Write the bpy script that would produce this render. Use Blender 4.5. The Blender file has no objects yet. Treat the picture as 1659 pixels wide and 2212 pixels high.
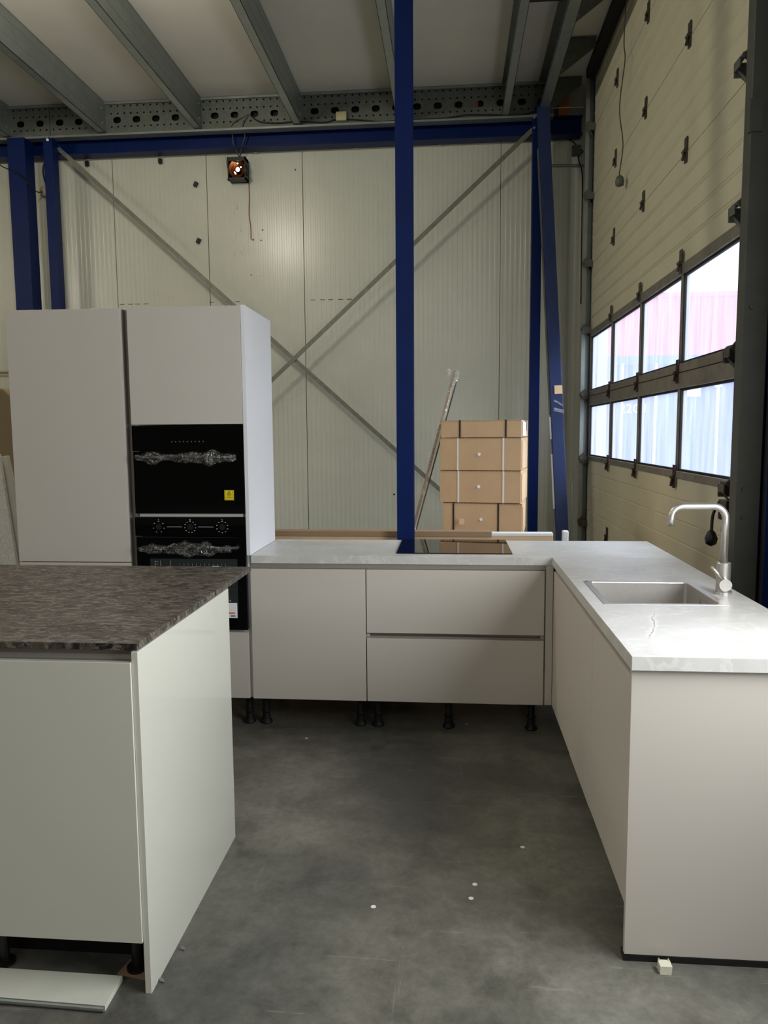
import bpy, bmesh, math, random
from mathutils import Vector, Matrix
random.seed(7)
sc = bpy.context.scene
COL = sc.collection

# ------------------------------------------------------------------ camera
yaw, pitch, roll, F = .0887, -.1043, -.0074, 1642.06
cam_d = bpy.data.cameras.new('camera')
cam_d.sensor_fit = 'HORIZONTAL'; cam_d.sensor_width = 36.0
cam_d.lens = 36.0 * F / 1659.0
cam_d.clip_start = .05; cam_d.clip_end = 200
cam = bpy.data.objects.new('camera', cam_d); COL.objects.link(cam)
cw, sw = math.cos(yaw), math.sin(yaw); cp, sp = math.cos(pitch), math.sin(pitch); cr, sr = math.cos(roll), math.sin(roll)
R0 = Vector((cw, sw, 0)); Fw = Vector((-sw * cp, cw * cp, sp)); U0 = Vector((sw * sp, -cw * sp, cp))
Rt = R0 * cr + U0 * sr; Up = -R0 * sr + U0 * cr
M = Matrix((Rt, Up, -Fw)).transposed().to_4x4(); M.translation = Vector((1.0318, -3.781, 1.546))
cam.matrix_world = M
sc.camera = cam

# ------------------------------------------------------------------ world, lamps, exposure
sc.view_settings.view_transform = 'Standard'; sc.view_settings.look = 'None'
sc.view_settings.gamma = 1.0; sc.view_settings.exposure = 0.38
sc.cycles.max_bounces = 10; sc.cycles.diffuse_bounces = 6; sc.cycles.transparent_max_bounces = 12
sc.cycles.sample_clamp_indirect = 6.0
w = bpy.data.worlds.new('overcast_sky'); sc.world = w; w.use_nodes = True
nt = w.node_tree; bg = nt.nodes['Background']
tc = nt.nodes.new('ShaderNodeTexCoord'); sx = nt.nodes.new('ShaderNodeSeparateXYZ'); rp = nt.nodes.new('ShaderNodeValToRGB')
nt.links.new(tc.outputs['Generated'], sx.inputs[0]); nt.links.new(sx.outputs['Z'], rp.inputs[0]); nt.links.new(rp.outputs[0], bg.inputs['Color'])
rp.color_ramp.elements[0].position = .0; rp.color_ramp.elements[0].color = (.86, .92, 1, 1)
rp.color_ramp.elements[1].position = .7; rp.color_ramp.elements[1].color = (1, 1, 1, 1)
bg.inputs['Strength'].default_value = .74

def area(name, loc, rot, sx_, sy_, power, col, spread=180):
    d = bpy.data.lights.new(name, 'AREA'); d.shape = 'RECTANGLE'; d.size = sx_; d.size_y = sy_
    d.energy = power; d.color = col; d.spread = math.radians(spread)
    o = bpy.data.objects.new(name, d); COL.objects.link(o); o.location = loc; o.rotation_euler = [math.radians(a) for a in rot]
    return o
def spot(name, loc, target, power, col, radius, cone=150, blend=.6):
    d = bpy.data.lights.new(name, 'SPOT'); d.energy = power; d.color = col; d.shadow_soft_size = radius
    d.spot_size = math.radians(cone); d.spot_blend = blend
    o = bpy.data.objects.new(name, d); COL.objects.link(o); o.location = loc
    o.rotation_euler = (Vector(target) - Vector(loc)).to_track_quat('-Z', 'Y').to_euler()
    return o
WARM = (1, .93, .78)
# high-bay lamps under the hall roof, left of and behind the viewer
def point(name, loc, power, col, radius):
    d = bpy.data.lights.new(name, 'POINT'); d.energy = power; d.color = col; d.shadow_soft_size = radius
    o = bpy.data.objects.new(name, d); COL.objects.link(o); o.location = loc; return o
point('hall_lamp', (-1.6, .9, 4.55), 85, WARM, .20)
point('hall_lamp', (-6.2, -.6, 4.1), 85, WARM, .40)
area('hall_lamp', (-2.6, -4.2, 4.6), (0, 0, 0), 1.6, 1.6, 16, WARM)
area('rear_fill', (-.3, -7.2, 4.55), (62, 0, 0), 6.0, 1.4, 42, (1, .985, .96))  # unseen fill added behind the viewer to brighten surfaces facing it
# overcast daylight through the glazed door on the right, plus an added fill nearer the viewer
def sun(name, frm, strength, col, ang):
    d = bpy.data.lights.new(name, 'SUN'); d.energy = strength; d.color = col; d.angle = math.radians(ang)
    o = bpy.data.objects.new(name, d); COL.objects.link(o)
    o.rotation_euler = (-Vector(frm)).to_track_quat('-Z', 'Y').to_euler(); return o
sun('overcast_daylight', (1, -.15, .85), 8.5, (.93, .97, 1), 70)
area('right_fill', (2.49, -2.30, 1.75), (0, 90, 0), 1.3, 1.8, 64, (.93, .97, 1))  # unseen fill added inside the closed right wall to brighten the near units

# ------------------------------------------------------------------ helpers
WORG = {}
def T(v): return Vector(v)
class B:
    """collects shapes in world coordinates, then links them as one mesh object"""
    def __init__(s): s.bm = bmesh.new()
    def poly(s, pts):
        return s.bm.faces.new([s.bm.verts.new(p) for p in pts])
    def box(s, x0, x1, y0, y1, z0, z1, mat=None):
        r = bmesh.ops.create_cube(s.bm, size=1.0)
        for v in r['verts']:
            v.co = Vector((x0 + (v.co.x + .5) * (x1 - x0), y0 + (v.co.y + .5) * (y1 - y0), z0 + (v.co.z + .5) * (z1 - z0)))
        if mat is not None: bmesh.ops.transform(s.bm, matrix=mat, verts=r['verts'])
        return s
    def prism(s, pts, d):
        """polygon of 3D points swept by vector d"""
        d = Vector(d); a = [s.bm.verts.new(Vector(p)) for p in pts]; b = [s.bm.verts.new(Vector(p) + d) for p in pts]
        n = len(pts); s.bm.faces.new(a[::-1]); s.bm.faces.new(b)
        for i in range(n): s.bm.faces.new((a[i], a[(i + 1) % n], b[(i + 1) % n], b[i]))
        return s
    def tube(s, path, r, n=12, cap=True, closed=False):
        P = [Vector(p) for p in path]; rs = r if isinstance(r, (list, tuple)) else [r] * len(P)
        rings = []; t0 = (P[1] - P[0]).normalized()
        up = Vector((0, 0, 1)) if abs(t0.z) < .9 else Vector((1, 0, 0))
        nrm = t0.cross(up).normalized()
        for i, p in enumerate(P):
            t = (P[min(i + 1, len(P) - 1)] - P[max(i - 1, 0)]).normalized()
            nrm = (nrm - t * nrm.dot(t)).normalized(); bn = t.cross(nrm)
            rings.append([s.bm.verts.new(p + (nrm * math.cos(2 * math.pi * k / n) + bn * math.sin(2 * math.pi * k / n)) * rs[i]) for k in range(n)])
        for i in range(len(rings) - 1):
            for k in range(n):
                s.bm.faces.new((rings[i][k], rings[i][(k + 1) % n], rings[i + 1][(k + 1) % n], rings[i + 1][k]))
        if cap: s.bm.faces.new(rings[0][::-1]); s.bm.faces.new(rings[-1])
        return s
    def lathe(s, prof, c, axis='z', n=24):
        """prof: (radius, height) pairs from c along the axis"""
        A = {'z': Matrix.Identity(3), 'y': Matrix(((1, 0, 0), (0, 0, -1), (0, 1, 0))), 'x': Matrix(((0, 0, 1), (0, 1, 0), (-1, 0, 0)))}[axis]
        rings = [[s.bm.verts.new(Vector(c) + A @ Vector((r * math.cos(2 * math.pi * k / n), r * math.sin(2 * math.pi * k / n), h))) for k in range(n)] for r, h in prof]
        for i in range(len(rings) - 1):
            for k in range(n):
                s.bm.faces.new((rings[i][k], rings[i][(k + 1) % n], rings[i + 1][(k + 1) % n], rings[i + 1][k]))
        s.bm.faces.new(rings[0][::-1]); s.bm.faces.new(rings[-1])
        return s
    def bar(s, a, b, wd, th, side):
        """flat bar from a to b; wd along 'side', th along the remaining direction"""
        a, b, side = Vector(a), Vector(b), Vector(side).normalized(); d = (b - a).normalized()
        side = (side - d * side.dot(d)).normalized(); o = d.cross(side)
        pts = [a + side * wd / 2 * i + o * th / 2 * j for i, j in ((-1, -1), (1, -1), (1, 1), (-1, 1))]
        return s.prism(pts, b - a)
    def out(s, name, mat, parent=None, bevel=0, smooth=False, label=None, cat=None, group=None, kind=None, fix=True):
        bm = s.bm
        if fix: bmesh.ops.recalc_face_normals(bm, faces=bm.faces)
        xs = [v.co for v in bm.verts]
        lo = Vector([min(c[i] for c in xs) for i in range(3)]); hi = Vector([max(c[i] for c in xs) for i in range(3)])
        org = (lo + hi) / 2
        if parent is None: org.z = lo.z
        for v in bm.verts: v.co -= org
        me = bpy.data.meshes.new(name); bm.to_mesh(me); bm.free()
        if smooth:
            for p in me.polygons: p.use_smooth = True
        me.materials.append(mat)
        o = bpy.data.objects.new(name, me); COL.objects.link(o)
        place(o, org, parent)
        if bevel:
            m = o.modifiers.new('bevel', 'BEVEL'); m.width = bevel; m.segments = 2; m.limit_method = 'ANGLE'; m.angle_limit = math.radians(40)
        tag(o, label, cat, group, kind)
        return o
def place(o, org, parent):
    org = Vector(org); WORG[o.name] = org
    if parent is not None:
        o.parent = parent; o.location = org - WORG[parent.name]
    else: o.location = org
def tag(o, label=None, cat=None, group=None, kind=None):
    for k, v in (('label', label), ('category', cat), ('group', group), ('kind', kind)):
        if v: o[k] = v
    return o
def thing(name, loc, label, cat, group=None):
    o = bpy.data.objects.new(name, None); COL.objects.link(o); o.empty_display_size = .1
    place(o, loc, None); return tag(o, label, cat, group)
def box(name, mat, x0, x1, y0, y1, z0, z1, parent=None, bevel=0, **k):
    return B().box(x0, x1, y0, y1, z0, z1).out(name, mat, parent, bevel, **k)
def text(name, body, mat, loc, size, parent, rot=(90, 0, 0), align='CENTER', kind=None):
    c = bpy.data.curves.new(name, 'FONT'); c.body = body; c.size = size; c.align_x = align; c.align_y = 'CENTER'; c.extrude = .0004
    tmp = bpy.data.objects.new('tmp', c); COL.objects.link(tmp)
    dg = bpy.context.evaluated_depsgraph_get(); me = bpy.data.meshes.new_from_object(tmp.evaluated_get(dg))
    bpy.data.objects.remove(tmp)
    me.materials.clear(); me.materials.append(mat)
    o = bpy.data.objects.new(name, me); COL.objects.link(o); o.rotation_euler = [math.radians(a) for a in rot]
    place(o, loc, parent); return o
def spline(pts, n=8):
    P = [Vector(p) for p in pts]; P = [P[0] * 2 - P[1]] + P + [P[-1] * 2 - P[-2]]; out = []
    for i in range(1, len(P) - 2):
        for k in range(n):
            t = k / n; a, b, c, d = P[i - 1:i + 3]
            out.append(.5 * ((2 * b) + (c - a) * t + (2 * a - 5 * b + 4 * c - d) * t * t + (-a + 3 * b - 3 * c + d) * t ** 3))
    return out + [P[-2]]

# ------------------------------------------------------------------ materials
def hexc(r, g, b):
    f = lambda c: (c / 255 / 12.92) if c / 255 <= .04045 else ((c / 255 + .055) / 1.055) ** 2.4
    return (f(r), f(g), f(b), 1)
def mat(name, col, rough=.5, metal=0, coat=0, spec=.5, noise=0, nscale=20, bump=0, bscale=200, rvar=0, stretch=(1, 1, 1)):
    m = bpy.data.materials.new(name); m.use_nodes = True; n = m.node_tree.nodes; l = m.node_tree.links
    b = n['Principled BSDF']; b.inputs['Base Color'].default_value = col; b.inputs['Roughness'].default_value = rough
    b.inputs['Metallic'].default_value = metal; b.inputs['Coat Weight'].default_value = coat; b.inputs['Coat Roughness'].default_value = .04
    b.inputs['Specular IOR Level'].default_value = spec
    if noise or bump or rvar:
        t = n.new('ShaderNodeTexCoord'); mp = n.new('ShaderNodeMapping'); mp.inputs['Scale'].default_value = stretch
        l.new(t.outputs['Object'], mp.inputs[0])
    if noise or rvar:
        nz = n.new('ShaderNodeTexNoise'); nz.inputs['Scale'].default_value = nscale; nz.inputs['Detail'].default_value = 6; nz.inputs['Roughness'].default_value = .6
        l.new(mp.outputs[0], nz.inputs['Vector'])
    if noise:
        r = n.new('ShaderNodeValToRGB'); r.color_ramp.elements[0].position = .3; r.color_ramp.elements[1].position = .7
        r.color_ramp.elements[0].color = (*[c * (1 - noise) for c in col[:3]], 1); r.color_ramp.elements[1].color = (*[min(1, c * (1 + noise)) for c in col[:3]], 1)
        l.new(nz.outputs['Fac'], r.inputs[0]); l.new(r.outputs[0], b.inputs['Base Color'])
    if rvar:
        mr = n.new('ShaderNodeMapRange'); mr.inputs['To Min'].default_value = rough - rvar; mr.inputs['To Max'].default_value = rough + rvar
        l.new(nz.outputs['Fac'], mr.inputs[0]); l.new(mr.outputs[0], b.inputs['Roughness'])
    if bump:
        nb = n.new('ShaderNodeTexNoise'); nb.inputs['Scale'].default_value = bscale; nb.inputs['Detail'].default_value = 4
        bp = n.new('ShaderNodeBump'); bp.inputs['Strength'].default_value = bump; bp.inputs['Distance'].default_value = .002
        l.new(mp.outputs[0], nb.inputs['Vector']); l.new(nb.outputs['Fac'], bp.inputs['Height']); l.new(bp.outputs[0], b.inputs['Normal'])
    return m
MAT = dict(
    wall=mat('cream_steel_sheet', hexc(207, 208, 193), .27, 0, 0, .5, noise=.03, nscale=3),
    seam=mat('panel_seam', hexc(60, 58, 50), .8),
    wall_in=mat('plain_wall', hexc(150, 148, 138), .8, noise=.05),
    ceil=mat('roof_sheet', hexc(214, 209, 198), .7, noise=.03, nscale=2),
    galv=mat('galvanised_steel', hexc(148, 154, 150), .42, .65, noise=.10, nscale=9, rvar=.08),
    galvd=mat('dull_galvanised_steel', hexc(104, 108, 100), .6, .4, noise=.15, nscale=14),
    blue=mat('blue_paint', hexc(2, 29, 84), .45, 0, 0, .18, noise=.12, nscale=6, bump=.05, bscale=60),
    greige=mat('matt_greige_front', hexc(205, 198, 188), .48, bump=.03, bscale=900),
    greigep=mat('greige_profile', hexc(160, 153, 146), .4, .35),
    white=mat('white_lacquer_edge', hexc(232, 232, 234), .4),
    carc=mat('carcase_board', hexc(190, 188, 184), .6),
    gloss=mat('ivory_gloss_front', hexc(222, 221, 208), .35, 0, 1.0),
    blackp=mat('black_plastic', hexc(16, 16, 17), .45),
    blackg=mat('black_glass', hexc(5, 5, 6), .07, 0, 0, .25),
    blackd=mat('black_enamel', hexc(8, 8, 8), .35),
    cavity=mat('oven_window', hexc(44, 50, 50), .15, 0, 0, .4),
    hob=mat('hob_glass', hexc(4, 4, 5), .03, 0, 0, .8),
    steel=mat('brushed_steel', hexc(214, 210, 205), .36, .9, noise=.04, nscale=60, stretch=(1, 40, 1)),
    steeld=mat('dark_steel', hexc(84, 78, 70), .5, .5, noise=.3, nscale=40),
    rust=mat('rusty_hinge', hexc(62, 44, 36), .75, .3, noise=.4, nscale=60),
    card=mat('cardboard', hexc(206, 172, 134), .85, noise=.05, nscale=8, bump=.1, bscale=300),
    cardl=mat('cardboard_inside', hexc(222, 190, 152), .85, noise=.05, nscale=8),
    cardd=mat('corrugated_edge', hexc(160, 132, 104), .9, noise=.10, nscale=120),
    paper=mat('white_paper', hexc(240, 240, 238), .7),
    strapw=mat('white_strap', hexc(238, 235, 228), .5),
    strapb=mat('black_strap', hexc(38, 30, 30), .5),
    foam=mat('white_foam', hexc(232, 230, 208), .9, bump=.2, bscale=400),
    alu=mat('window_frame_aluminium', hexc(128, 122, 112), .55, .35, noise=.2, nscale=14),
    rubber=mat('rubber_seal', hexc(30, 28, 26), .8),
    yellow=mat('yellow_label', hexc(238, 214, 30), .5),
    ink=mat('dark_ink', hexc(60, 48, 10), .6),
    lightink=mat('pale_print', hexc(170, 172, 172), .5),
    orange=mat('orange_print', hexc(226, 110, 50), .6),
    bluei=mat('blue_print', hexc(60, 110, 170), .6),
    cable=mat('grey_cable', hexc(74, 72, 66), .6),
    cableb=mat('black_cable', hexc(18, 18, 18), .5),
    cream=mat('cream_conduit', hexc(196, 186, 150), .55),
    brownw=mat('orange_wire', hexc(140, 84, 34), .6),
    beige=mat('beige_wrapped_board', hexc(142, 126, 96), .8, noise=.06, nscale=5),
    creamdoor=mat('cream_door_skin', hexc(208, 203, 176), .5, noise=.04, nscale=3, bump=.15, bscale=120),
    jamb=mat('dark_grey_flashing', hexc(78, 80, 74), .6, .2, noise=.12, nscale=7),
    mdf=mat('orange_timber_and_glow', hexc(170, 100, 50), .8),
    fblue=mat('blue_container_paint', hexc(26, 80, 182), .6, noise=.1, nscale=3),
    fred=mat('red_container_paint', hexc(205, 70, 90), .6, noise=.1, nscale=3),
    fgrey=mat('pale_container_paint', hexc(190, 195, 205), .6, noise=.1, nscale=3),
    asphalt=mat('yard_paving', hexc(140, 140, 140), .9, noise=.1, nscale=3),
    skirt=mat('plinth_board', hexc(214, 214, 200), .5, noise=.04, nscale=12),
    rough_steel=mat('galvanised_flat_bar', hexc(124, 124, 112), .5, .3, noise=.18, nscale=18),
)
def nodes(m): return m.node_tree.nodes, m.node_tree.links, m.node_tree.nodes['Principled BSDF']
# polished concrete
m = MAT['floor'] = mat('polished_concrete', hexc(96, 95, 88), .4); n, l, b = nodes(m)
t = n.new('ShaderNodeTexCoord')
def tex(kind, scale, det=6, vec=None, stretch=None, rough=.6, dist=0):
    x = n.new(kind); x.inputs['Scale'].default_value = scale
    if 'Detail' in x.inputs: x.inputs['Detail'].default_value = det
    if 'Distortion' in x.inputs and dist: x.inputs['Distortion'].default_value = dist
    if 'Roughness' in x.inputs and kind.endswith('Noise'): x.inputs['Roughness'].default_value = rough
    src = vec or t.outputs['Object']
    if stretch:
        mp = n.new('ShaderNodeMapping'); mp.inputs['Scale'].default_value = stretch[:3]
        if len(stretch) > 3: mp.inputs['Rotation'].default_value = (0, 0, stretch[3])
        l.new(src, mp.inputs[0]); src = mp.outputs[0]
    l.new(src, x.inputs['Vector']); return x
def ramp(src, stops):
    r = n.new('ShaderNodeValToRGB'); e = r.color_ramp.elements
    while len(e) < len(stops): e.new(.5)
    for i, (p, c) in enumerate(stops):
        e[i].position = p; e[i].color = c if isinstance(c, tuple) else (c, c, c, 1)
    l.new(src, r.inputs[0]); return r.outputs[0]
def mix(fac, a, b_, mode='MIX'):
    x = n.new('ShaderNodeMix'); x.data_type = 'RGBA'; x.blend_type = mode
    for s, v in ((x.inputs[0], fac), (x.inputs[6], a), (x.inputs[7], b_)):
        if hasattr(v, 'links'): l.new(v, s)
        else: s.default_value = v
    return x.outputs[2]
n1 = tex('ShaderNodeTexNoise', .9, 5); n2 = tex('ShaderNodeTexNoise', 5, 10, rough=.78, dist=.15)
base = ramp(n1.outputs[0], [(.38, hexc(88, 88, 83)), (.5, hexc(112, 110, 101)), (.62, hexc(130, 128, 119))])
var = ramp(n2.outputs[0], [(.36, .66), (.52, 1.0), (.66, 1.25)])
n3 = tex('ShaderNodeTexNoise', 32, 6, rough=.7); c1 = mix(1.0, mix(1.0, base, var, 'MULTIPLY'), ramp(n3.outputs[0], [(.35, .88), (.65, 1.1)]), 'MULTIPLY')
vor = tex('ShaderNodeTexVoronoi', 5.5); spk = ramp(vor.outputs['Distance'], [(.0, 1.0), (.022, 1.0), (.03, 0.0)])
c2 = mix(spk, c1, hexc(190, 188, 178))
sn = tex('ShaderNodeTexNoise', 3.0, 2, stretch=(.6, 14, 1, .55)); sm = ramp(sn.outputs[0], [(.695, 0.0), (.71, .28), (.725, 0.0)])
c3 = mix(sm, c2, hexc(185, 185, 178))
sn2 = tex('ShaderNodeTexNoise', 2.4, 2, stretch=(12, .5, 1, -.3)); sm2 = ramp(sn2.outputs[0], [(.70, 0.0), (.712, .22), (.724, 0.0)])
c3 = mix(sm2, c3, hexc(178, 178, 170))
l.new(c3, b.inputs['Base Color'])
rr = ramp(n2.outputs[0], [(.3, .30), (.7, .46)]); l.new(rr, b.inputs['Roughness'])
# dark slate laminate of the island
m = MAT['slate'] = mat('dark_slate_laminate', hexc(80, 74, 68), .42); n, l, b = nodes(m); t = n.new('ShaderNodeTexCoord')
a1 = tex('ShaderNodeTexNoise', 8, 10, stretch=(1, 1.7, 1, .25), rough=.75, dist=1.2); a2 = tex('ShaderNodeTexNoise', 26, 8, stretch=(1, 2.0, 1, .25), rough=.7, dist=.8)
ca = ramp(a1.outputs[0], [(.40, hexc(26, 24, 22)), (.47, hexc(56, 51, 46)), (.53, hexc(88, 80, 72)), (.60, hexc(44, 40, 37))])
fb = ramp(a2.outputs[0], [(.51, 0.0), (.57, .62)])
l.new(mix(fb, ca, hexc(140, 130, 118)), b.inputs['Base Color'])
bp = n.new('ShaderNodeBump'); bp.inputs['Strength'].default_value = .25; bp.inputs['Distance'].default_value = .002
l.new(a2.outputs[0], bp.inputs['Height']); l.new(bp.outputs[0], b.inputs['Normal'])
VX = 1.675
# pale marble-look worktop
m = MAT['marble'] = mat('pale_marble_laminate', hexc(205, 203, 198), .34); n, l, b = nodes(m); t = n.new('ShaderNodeTexCoord')
d1 = tex('ShaderNodeTexNoise', 1.8, 6, rough=.55, dist=1.5); d2 = tex('ShaderNodeTexNoise', 3.2, 4, stretch=(1, 1.7, 1, .5), dist=2.2)
cb = ramp(d1.outputs[0], [(.3, hexc(200, 197, 191)), (.55, hexc(211, 209, 205)), (.75, hexc(221, 220, 217))])
v1 = ramp(d2.outputs[0], [(.47, 0.0), (.500, .34), (.514, .34), (.55, 0.0)])
c = mix(v1, cb, hexc(238, 237, 234))
d3 = tex('ShaderNodeTexNoise', 2.1, 5, stretch=(1, 1, 1, 1.1), dist=1.0); v2 = ramp(d3.outputs[0], [(.64, 0.0), (.644, .3), (.648, 0.0)])
c = mix(v2, c, hexc(168, 160, 150))
# one crack-like vein beside the sink
geo = n.new('ShaderNodeNewGeometry'); sp_ = n.new('ShaderNodeSeparateXYZ'); l.new(geo.outputs['Position'], sp_.inputs[0])
def mth(op, a, b_=None):
    x = n.new('ShaderNodeMath'); x.operation = op
    for i_, v_ in enumerate((a, b_)):
        if v_ is None: continue
        if hasattr(v_, 'links'): l.new(v_, x.inputs[i_])
        else: x.inputs[i_].default_value = v_
    return x.outputs[0]
nv = tex('ShaderNodeTexNoise', 11, 5, vec=geo.outputs['Position'])
ctr = mth('ADD', mth('MULTIPLY', mth('ADD', sp_.outputs['Y'], 1.32), .33), mth('ADD', mth('MULTIPLY', mth('SUBTRACT', nv.outputs[0], .5), .07), VX))
dd = mth('ABSOLUTE', mth('SUBTRACT', sp_.outputs['X'], ctr)); my = mth('ABSOLUTE', mth('ADD', sp_.outputs['Y'], 1.32))
msk = ramp(mth('MULTIPLY', my, 4), [(.45, 1.0), (.75, 0.0)])
thin = mix(1.0, ramp(mth('MULTIPLY', dd, 100), [(.12, .9), (.30, 0.0)]), msk, 'MULTIPLY'); wide = mix(1.0, ramp(mth('MULTIPLY', dd, 20), [(.1, .5), (.4, 0.0)]), msk, 'MULTIPLY')
c = mix(wide, c, hexc(240, 239, 236)); l.new(mix(thin, c, hexc(150, 142, 130)), b.inputs['Base Color'])
# hazy door glazing
m = MAT['haze'] = bpy.data.materials.new('hazy_glazing'); m.use_nodes = True; n = m.node_tree.nodes; l = m.node_tree.links
out = n['Material Output']; n.remove(n['Principled BSDF'])
tr = n.new('ShaderNodeBsdfTransparent'); tl = n.new('ShaderNodeBsdfTranslucent'); gl = n.new('ShaderNodeBsdfGlossy'); gl.inputs['Roughness'].default_value = .1
tl.inputs['Color'].default_value = (.86, .90, 1, 1); tr.inputs['Color'].default_value = (.92, .95, 1, 1)
t = n.new('ShaderNodeTexCoord'); nz = tex('ShaderNodeTexNoise', 6, 6, stretch=(1, 3, .35)); fac = ramp(nz.outputs[0], [(.3, .12), (.7, .19)])
mx = n.new('ShaderNodeMixShader'); l.new(fac, mx.inputs[0]); l.new(tr.outputs[0], mx.inputs[1]); l.new(tl.outputs[0], mx.inputs[2])
m2 = n.new('ShaderNodeMixShader'); m2.inputs[0].default_value = .04; l.new(mx.outputs[0], m2.inputs[1]); l.new(gl.outputs[0], m2.inputs[2]); l.new(m2.outputs[0], out.inputs[0])
# clear crinkled film
def film(name, lo, hi):
    global n, l, t
    m = bpy.data.materials.new(name); m.use_nodes = True; n = m.node_tree.nodes; l = m.node_tree.links; n.remove(n['Principled BSDF'])
    t = n.new('ShaderNodeTexCoord'); nz = tex('ShaderNodeTexNoise', 30, 3, dist=2.0)
    fac = ramp(nz.outputs[0], [(.40, lo), (.52, lo), (.56, hi), (.60, lo * 1.6)])
    tr = n.new('ShaderNodeBsdfTransparent'); gl = n.new('ShaderNodeBsdfGlossy'); gl.inputs['Roughness'].default_value = .16
    bp = n.new('ShaderNodeBump'); bp.inputs['Strength'].default_value = 1.0; bp.inputs['Distance'].default_value = .008
    l.new(nz.outputs[0], bp.inputs['Height']); l.new(bp.outputs[0], gl.inputs['Normal'])
    mx = n.new('ShaderNodeMixShader'); l.new(fac, mx.inputs[0]); l.new(tr.outputs[0], mx.inputs[1]); l.new(gl.outputs[0], mx.inputs[2]); l.new(mx.outputs[0], n['Material Output'].inputs[0])
    return m
MAT['film'] = film('clear_film', .07, .55)
MAT['thinfilm'] = mat('tight_clear_film', hexc(150, 165, 200), .12); _b = MAT['thinfilm'].node_tree.nodes['Principled BSDF']
_b.inputs['Alpha'].default_value = .10; _b.inputs['Specular IOR Level'].default_value = 1
m = MAT['bulb'] = mat('emissive_glass', hexc(255, 240, 210), .2); _b = m.node_tree.nodes['Principled BSDF']
_b.inputs['Emission Color'].default_value = (1, .92, .75, 1); _b.inputs['Emission Strength'].default_value = 14  # emission supplies the bright spots of the lamp and shards
MAT['amber'] = mat('scorched_reflector', hexc(84, 46, 20), .3, .9, noise=.7, nscale=26, bump=.9, bscale=30)
# back wall: scuff marks under the floodlight as wear of the sheet
m = MAT['wall']; n, l, b = nodes(m); t = n.new('ShaderNodeTexCoord')
src = b.inputs['Base Color'].links[0].from_socket
s1 = tex('ShaderNodeTexNoise', 16, 8, stretch=(1.6, 1, .5), rough=.75, dist=1.5); k1 = ramp(s1.outputs[0], [(.60, 0.0), (.64, .8)])
geo = n.new('ShaderNodeNewGeometry'); sp_ = n.new('ShaderNodeSeparateXYZ'); l.new(geo.outputs['Position'], sp_.inputs[0])
def band(sock, c_, w_):
    a = n.new('ShaderNodeMath'); a.operation = 'SUBTRACT'; l.new(sock, a.inputs[0]); a.inputs[1].default_value = c_
    a2_ = n.new('ShaderNodeMath'); a2_.operation = 'ABSOLUTE'; l.new(a.outputs[0], a2_.inputs[0])
    mr = n.new('ShaderNodeMapRange'); l.new(a2_.outputs[0], mr.inputs[0]); mr.inputs[1].default_value = w_ * .3; mr.inputs[2].default_value = w_; mr.inputs[3].default_value = 1; mr.inputs[4].default_value = 0
    return mr.outputs[0]
q = mix(1.0, mix(1.0, band(sp_.outputs['X'], -1.33, .09), band(sp_.outputs['Z'], 3.65, .75), 'MULTIPLY'), k1, 'MULTIPLY')
l.new(mix(q, src, hexc(96, 82, 66)), b.inputs['Base Color'])

# ================================================================== SETTING
ZC = 5.07
box('floor', MAT['floor'], -7, 2.6, -10, 5.0, -.12, 0, kind='structure')
box('yard_ground', MAT['asphalt'], 2.6, 30, -30, 40, -.2, -.03, label='grey yard paving outside the glazed roller door', cat='ground')
box('ceiling', MAT['ceil'], -7, 2.6, -10, 5.0, ZC, ZC + .12, kind='structure')
# back wall of ribbed sandwich panels
bb = B(); S0, SP = -2.7405, 1.0733; YW = 4.75
for i in range(-4, 6):
    x0 = S0 + i * SP + .003; x1 = min(x0 + SP - .006, 2.56); prof = [(x0, YW + .03), (x0, YW + .002), (x0 + .002, YW)]
    k = int(round((x1 - x0) / .0535))
    for j in range(k):
        a = x0 + (x1 - x0) * j / k; c = x0 + (x1 - x0) * (j + 1) / k; h = (c - a) * .5
        prof += [(a + .003, YW), (a + h - .002, YW), (a + h + .001, YW + .0013), (c - .003, YW + .0013), (c, YW)]
    prof += [(x1, YW + .03)]
    lo = [bb.bm.verts.new((x, y, 0)) for x, y in prof]; hi = [bb.bm.verts.new((x, y, ZC)) for x, y in prof]
    for j in range(len(prof) - 1): bb.bm.faces.new((lo[j], lo[j + 1], hi[j + 1], hi[j]))
wb = bb.out('wall_back', MAT['wall'], kind='structure', fix=False)
bb = B(); bb.box(-7, 2.6, YW + .02, YW + .12, 0, ZC).out('seam_backing', MAT['seam'], wb)
box('wall_left', MAT['wall_in'], -7.1, -7, -10, 5, 0, ZC, kind='structure')
box('wall_front', MAT['wall_in'], -7, 2.6, -10.1, -10, 0, ZC, kind='structure')
bb = B(); bb.box(2.5, 2.6, 4.17, 4.87, 0, ZC).box(2.5, 2.6, -10, -.05, 0, ZC)
bb.out('wall_right', MAT['wall_in'], kind='structure')

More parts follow.
